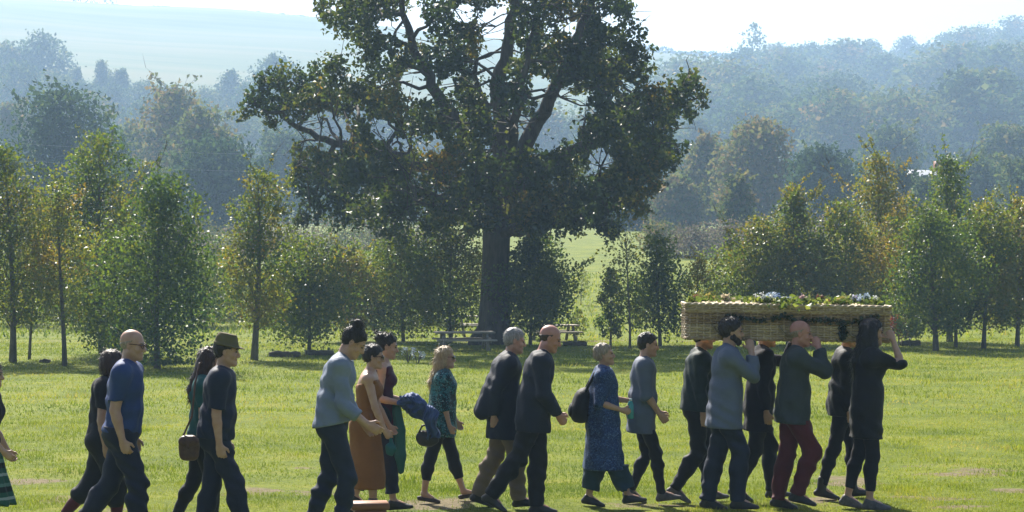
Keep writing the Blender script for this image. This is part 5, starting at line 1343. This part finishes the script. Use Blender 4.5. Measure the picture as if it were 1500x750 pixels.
    mb = MB(); mb.tube([(0, 0, .097), (0, 0, .12)], .014, 12); mb.build('cap', cp, o)

def build_coffin(P):
    rng = np.random.default_rng(17)
    YC = 21.66; x0 = (1004-750)/FPX*21.5; x1 = (1301-750)/FPX*21.5; L = x1-x0; W = .5; xc = (x0+x1)/2
    zb = CAMZ-(499-375)/FPX*21.5; zt = CAMZ-(447-375)/FPX*21.5; Hh = zt-zb
    root = empty('wicker_coffin', (xc, YC, zb)); root.rotation_euler = (0, R(.9), 0)
    tag(root, 'woven wicker coffin carried at shoulder height', 'coffin')
    def wicker(name, c1, c2, c3):
        m, nt, out = new_mat(name); Lk = nt.links.new
        tc = N(nt, 'TexCoord'); sx = N(nt, 'SeparateXYZ'); Lk(tc.outputs['Object'], sx.inputs[0])
        n = N(nt, 'TexNoise', i_Scale=26, i_Detail=5); mp = N(nt, 'Mapping'); mp.inputs['Scale'].default_value = (.25, .25, 2.4); Lk(tc.outputs['Object'], mp.inputs[0]); Lk(mp.outputs[0], n.inputs['Vector'])
        r = ramp(nt, [(.3, c1), (.5, c2), (.7, c3)]); Lk(n.outputs['Fac'], r.inputs[0])
        p = N(nt, 'BsdfPrincipled', i_Roughness=.55); Lk(r.outputs[0], p.inputs['Base Color'])
        Lk(p.outputs[0], out.inputs[0]); return m
    straw = wicker('straw_wicker', (.34, .25, .14), (.5, .38, .23), (.62, .5, .33)); brown = wicker('brown_wicker', (.2, .13, .065), (.34, .23, .12), (.46, .32, .18))
    def weave(z0, z1, rows, inset=0., bulge=.0, ends=.03):
        """woven band: strands running round the box, in and out of the stakes"""
        V = []; F = []; nper = 260
        hl, hw = L/2-inset, W/2-inset; rc = .07
        # rounded-rectangle path
        def path(n):
            segs = [(-hl+rc, -hw, hl-rc, -hw), (hl, -hw+rc, hl, hw-rc), (hl-rc, hw, -hl+rc, hw), (-hl, hw-rc, -hl, -hw+rc)]
            pts = []; nr = []
            cs = [(hl-rc, -hw+rc, -90), (hl-rc, hw-rc, 0), (-hl+rc, hw-rc, 90), (-hl+rc, -hw+rc, 180)]
            for (a, b, c, d), (cx, cy, a0), q, nn in zip(segs, cs, (100, 24, 100, 24), ((0, -1), (1, 0), (0, 1), (-1, 0))):
                for t in np.linspace(0, 1, q, endpoint=False): pts.append((a+(c-a)*t, b+(d-b)*t)); nr.append(nn)
                for t in np.linspace(0, 1, 5, endpoint=False): an = R(a0+90*t); pts.append((cx+rc*math.cos(an), cy+rc*math.sin(an))); nr.append((math.cos(an), math.sin(an)))
            return np.array(pts), np.array(nr)
        pt, nr = path(nper); n = len(pt)
        s = np.concatenate([[0], np.cumsum(np.linalg.norm(np.diff(pt, axis=0), axis=1))])
        hgt = (z1-z0)/rows
        prof = [(-.5, -.009), (-.3, .004), (0, .009), (.3, .004), (.5, -.009)]
        for r_ in range(rows):
            z = z0+hgt*(r_+.5)
            wv = .009*np.sin(s*math.pi/.062+(r_ % 2)*math.pi)+rng.normal(0, .0015, n)
            for (dz, do) in prof:
                off = wv+do+bulge*math.sin(math.pi*(r_+.5)/rows)
                V.append(np.column_stack([pt[:, 0]+nr[:, 0]*off, pt[:, 1]+nr[:, 1]*off, np.full(n, z+dz*hgt)+.0015*np.sin(s*9+r_)]))
        V = np.concatenate(V); m = len(prof)*rows
        i = np.arange(m*n).reshape(m, n); j = np.roll(i, -1, 1)
        F = [np.stack([i[:-1], j[:-1], j[1:], i[1:]], -1).reshape(-1, 4)]; VV = [V]; c = len(V)
        # the uprights the strands are woven round
        for q in np.arange(.03, s[-1], .062):
            x = np.interp(q, s, pt[:, 0]); y = np.interp(q, s, pt[:, 1]); nx_ = np.interp(q, s, nr[:, 0]); ny_ = np.interp(q, s, nr[:, 1]); tx, ty = -ny_, nx_
            R_ = []
            for zz in np.linspace(z0, z1, rows*2+1):
                k_ = (zz-z0)/hgt; o_ = .007+.006*math.cos(math.pi*k_)*(1 if int(q/.062) % 2 else -1)+bulge
                for (a_, b_) in ((-.009, 0), (-.005, .007), (.005, .007), (.009, 0)): R_.append((x+tx*a_+nx_*(b_+o_), y+ty*a_+ny_*(b_+o_), zz))
            R_ = np.array(R_); m_ = rows*2+1; ii = c+np.arange(m_*4).reshape(m_, 4)
            F.append(np.stack([ii[:-1, :-1], ii[:-1, 1:], ii[1:, 1:], ii[1:, :-1]], -1).reshape(-1, 4)); VV.append(R_); c += len(R_)
        return np.concatenate(VV), np.concatenate(F)
    hlid = Hh-.065
    V, F = weave(.012, hlid*.55, 6); mesh_np('lower_weave', V, F, straw, root, True)
    V, F = weave(hlid*.55, hlid, 5); mesh_np('upper_weave', V, F, brown, root, True)
    mb = MB(); mb.box((0, 0, .01), (L-.03, W-.03, .02)); mb.build('base', brown, root)
    # lid: woven rim and a gently domed woven top
    V, F = weave(hlid+.006, Hh, 3, -.012); lid = mesh_np('lid', V, F, straw, root, True)
    mb = MB(); nx, ny = 60, 16
    V = []; 
    for a in np.linspace(-1, 1, nx):
        for b in np.linspace(-1, 1, ny): V.append((a*(L/2-.0), b*(W/2-.0), Hh-.002+.035*(1-b*b)*(1-abs(a)**6)+.004*math.sin(a*90+(1.57 if int((b+1)*8) % 2 else 0))))
    i = np.arange(nx*ny).reshape(nx, ny); F = np.stack([i[:-1, :-1], i[1:, :-1], i[1:, 1:], i[:-1, 1:]], -1).reshape(-1, 4)
    mesh_np('lid_top', V, F, straw, lid, True)
    # plaited rims
    def rim(z, r, nm, mat, out=.006):
        mb = MB(); hl, hw = L/2+out, W/2+out
        for ph in (0, math.pi):
            pts = []
            P4 = [(-hl, -hw), (hl, -hw), (hl, hw), (-hl, hw), (-hl, -hw)]
            for (a, b), (c, d) in zip(P4[:-1], P4[1:]):
                q = int(max(abs(c-a), abs(d-b))/.016)
                for t in np.linspace(0, 1, q, endpoint=False):
                    x, y = a+(c-a)*t, b+(d-b)*t; pts.append((x*.995, y*.99))
            pts = np.array(pts); k = np.arange(len(pts))
            pts3 = np.column_stack([pts, z+r*.8*np.sin(k*.8+ph)]); nrm = pts/np.linalg.norm(pts/np.array([hl, hw]), axis=1)[:, None]/np.array([hl, hw])
            pts3[:, 1] += np.sign(pts[:, 1])*r*.6*np.cos(k*.8+ph)
            mb.tube(pts3, r, 6)
        mb.build(nm, mat, root, True)
    rim(.012, .011, 'bottom_rim', brown); rim(hlid+.002, .008, 'body_rim', straw); rim(Hh-.004, .011, 'lid_rim', straw, .014)
    # rope handles
    rope = simple_mat('hemp_rope', (.2, .15, .08), (.36, .28, .17), 40, .9, .6)
    for sd in (-1, 1):
        for hx in (-.62, 0, .62):
            mb = MB(); t = np.linspace(0, 1, 12)
            mb.tube(np.column_stack([hx-.09+.18*t, np.full(12, sd*(W/2+.014))+sd*.012*np.sin(t*3.14), hlid*.52-.09*np.sin(t*3.14)]), .011, 8); mb.build('handle', rope, root, True)
    # leafy garland looped along the near side and over the lid edge
    GL = leaf_mat('garland_leaves', [(0, (.012, .03, .014)), (.6, (.03, .06, .022)), (1, (.1, .12, .04))], .35, .05, .4); GT = leaf_mat('lid_greenery', [(0, (.05, .09, .025)), (.6, (.12, .17, .04)), (1, (.3, .32, .1))], .45, .04, .4)
    def garland(label, pts, rad, n, mat, size, hue):
        pts = np.asarray(pts, float); o = empty('leaf_garland', tuple(pts.mean(0))); tag(o, label, 'garland')
        c0 = pts.mean(0); mb = MB(); mb.tube(pts-c0, .005, 5); mb.build('stem', M_BARK, o)
        t = rng.uniform(0, len(pts)-1.001, n); k = t.astype(int); f = (t-k)[:, None]
        q = pts[k]*(1-f)+pts[k+1]*f+rng.normal(0, 1, (n, 3))*rad-c0
        V, F, h = leaves(q, size, rng, np.clip(rng.normal(*hue, n), 0, 1)); mesh_np('leaves', V, F, mat, o, attrs={'hue': ('FACE', h)})
    yn = YC-W/2-.03
    g = []
    for px, py in [(1062, 462), (1085, 466), (1108, 469), (1130, 467), (1150, 464), (1175, 471), (1200, 469), (1215, 470), (1240, 474), (1262, 470), (1288, 462)]: g.append(at(px, py, yn))
    garland('dark leaf garland looped along the near side of the coffin', g, (.018, .008, .012), 230, GL, .042, (.45, .22))
    garland('leafy sprig hanging below the garland between bald bearer and black haired woman', [at(1232, 474, yn), at(1236, 485, yn), at(1232, 496, yn)], (.02, .008, .02), 60, GL, .05, (.3, .2))
    zl = zt+.03
    tops = [(xc-L*.46+L*.92*t, YC+.1*math.sin(t*9), zt+.015) for t in np.linspace(0, 1, 12)]
    garland('bright greenery lying along the coffin lid', tops, (.05, .1, .026), 2600, GT, .055, (.55, .22))
    # flower bunches on the lid
    kinds = [('white', (.75, .76, .72)), ('pale blue', (.5, .57, .68)), ('pink', (.55, .4, .4)), ('lilac', (.5, .48, .6)), ('yellow', (.5, .45, .16)), ('cream', (.7, .62, .45)), ('red', (.26, .16, .1)), ('blue', (.28, .34, .5))]
    fm = {k: leaf_mat('petal_'+k.replace(' ', '_'), [(0, tuple(c*.75 for c in v)), (1, v)], .3, .02, .5) for k, v in kinds}
    spots = [(1022, 'red', 'bunch of red berries and leaves at the rear end of the coffin lid'), (1042, 'yellow', 'yellow flower bunch near the rear of the lid'), (1066, 'cream', 'cream flowers above the bearded bearer'), (1118, 'white', 'tall white flowers left of the blue bunch'), (1130, 'pale blue', 'pale blue flowers beside the tall white ones'), (1142, 'blue', 'dark blue flowers in the middle of the lid'), (1176, 'pink', 'pinkish flowers above the bald bearer'), (1206, 'red', 'small red and pink blooms right of the lid middle'), (1232, 'yellow', 'yellow flowers left of the lilac ones'), (1256, 'lilac', 'lilac flower bunch near the front of the lid'), (1268, 'pale blue', 'pale blue bunch above the black haired woman'), (1284, 'white', 'white flowers at the front end of the lid')]
    for (px, kd, lb) in spots:
        y = YC+rng.uniform(-.16, .06); x = (px-750)/FPX*21.55; z = zt+.02-(x-xc)*math.tan(R(.9))
        big = 1.35 if 'tall' in lb or 'pale blue bunch' in lb else 1.0
        o = empty('flower_bunch', (x, y, z)); tag(o, lb, 'flowers', 'flower bunches on the coffin lid')
        nh = 9; heads = np.column_stack([rng.normal(0, .024, nh)*big, rng.normal(0, .022, nh), rng.uniform(.015, .06, nh)*big])
        mb = MB()
        for h in heads: mb.tube([(0, 0, -.01), h*.6, h], .003, 4)
        mb.build('stem', M_BARK, o)
        q = np.repeat(heads, 16, 0)+rng.normal(0, .011, (nh*16, 3)); V, F, hh = leaves(q, .024, rng, rng.uniform(0, 1, len(q))); mesh_np('petals', V, F, fm[kd], o, attrs={'hue': ('FACE', hh)})
        q = rng.normal(0, 1, (40, 3))*np.array([.045, .04, .015])+np.array([0, 0, .015]); V, F, hh = leaves(q, .05, rng, np.clip(rng.normal(.5, .2, 40), 0, 1)); mesh_np('foliage', V, F, GT, o, attrs={'hue': ('FACE', hh)})
# ------------------------------------------------------------------ light, air, camera
SUN_EL, SUN_AZ = R(42), R(-20)      # azimuth from +Y, negative = to the left
def build_light():
    w = bpy.data.worlds.new('World'); sc.world = w; w.use_nodes = True
    nt = w.node_tree; nt.nodes.clear()
    out = nt.nodes.new('ShaderNodeOutputWorld'); bg = nt.nodes.new('ShaderNodeBackground'); sk = nt.nodes.new('ShaderNodeTexSky')
    sk.sky_type = 'NISHITA'; sk.sun_disc = False; sk.sun_elevation = SUN_EL; sk.sun_rotation = SUN_AZ
    sk.air_density = 1.0; sk.dust_density = 3.0; sk.ozone_density = 1.0; sk.altitude = 50
    bg.inputs['Strength'].default_value = .055
    nt.links.new(sk.outputs[0], bg.inputs[0]); nt.links.new(bg.outputs[0], out.inputs[0])
    d = Vector((math.sin(SUN_AZ)*math.cos(SUN_EL), math.cos(SUN_AZ)*math.cos(SUN_EL), math.sin(SUN_EL)))
    l = bpy.data.lights.new('sun', 'SUN'); l.energy = 4.9; l.angle = R(.6); l.color = (1, .94, .84)
    o = bpy.data.objects.new('sun', l); COL.objects.link(o); o.rotation_euler = (-d).to_track_quat('-Z', 'Y').to_euler(); o.location = (0, 0, 60)

def build_haze():
    m, nt, out = new_mat('haze_air')
    v = N(nt, 'VolumePrincipled'); v.inputs['Color'].default_value = (.46, .68, 1, 1)
    v.inputs['Density'].default_value = HAZE_D; v.inputs['Anisotropy'].default_value = HAZE_G
    nt.links.new(v.outputs[0], out.inputs['Volume'])
    mb = MB(); x0, x1, y0, y1, z0, z1 = -2750, 2750, -60, 2600, -3, 175
    mb.box(((x0+x1)/2, (y0+y1)/2, (z0+z1)/2), (x1-x0, y1-y0, z1-z0))
    o = mb.build('haze', m); tag(o, kind='stuff')
HAZE_D, HAZE_G = .0006, .27

def build_camera():
    c = bpy.data.cameras.new('camera'); o = bpy.data.objects.new('camera', c); COL.objects.link(o)
    c.sensor_width = 36; c.lens = FPX/1500*36; c.clip_end = 8000; c.clip_start = .5
    o.location = (0, 0, CAMZ); o.rotation_euler = (R(90), 0, 0); sc.camera = o

build_light(); build_camera()
build_ground(); build_grass(); build_oak(); build_field_trees(); build_bushes(); build_mid_trees(); build_far(); build_small(); build_house(); build_wires()
build_haze()
if 'build_people' in globals(): build_people()
sc.view_settings.view_transform = 'Standard'; sc.view_settings.look = 'None'; sc.view_settings.gamma = 1; sc.view_settings.exposure = 1.4
sc.view_settings.use_curve_mapping = False
sc.cycles.use_denoising = True
sc.cycles.max_bounces = 6; sc.cycles.diffuse_bounces = 3; sc.cycles.glossy_bounces = 2; sc.cycles.transmission_bounces = 4; sc.cycles.volume_bounces = 1; sc.cycles.transparent_max_bounces = 8
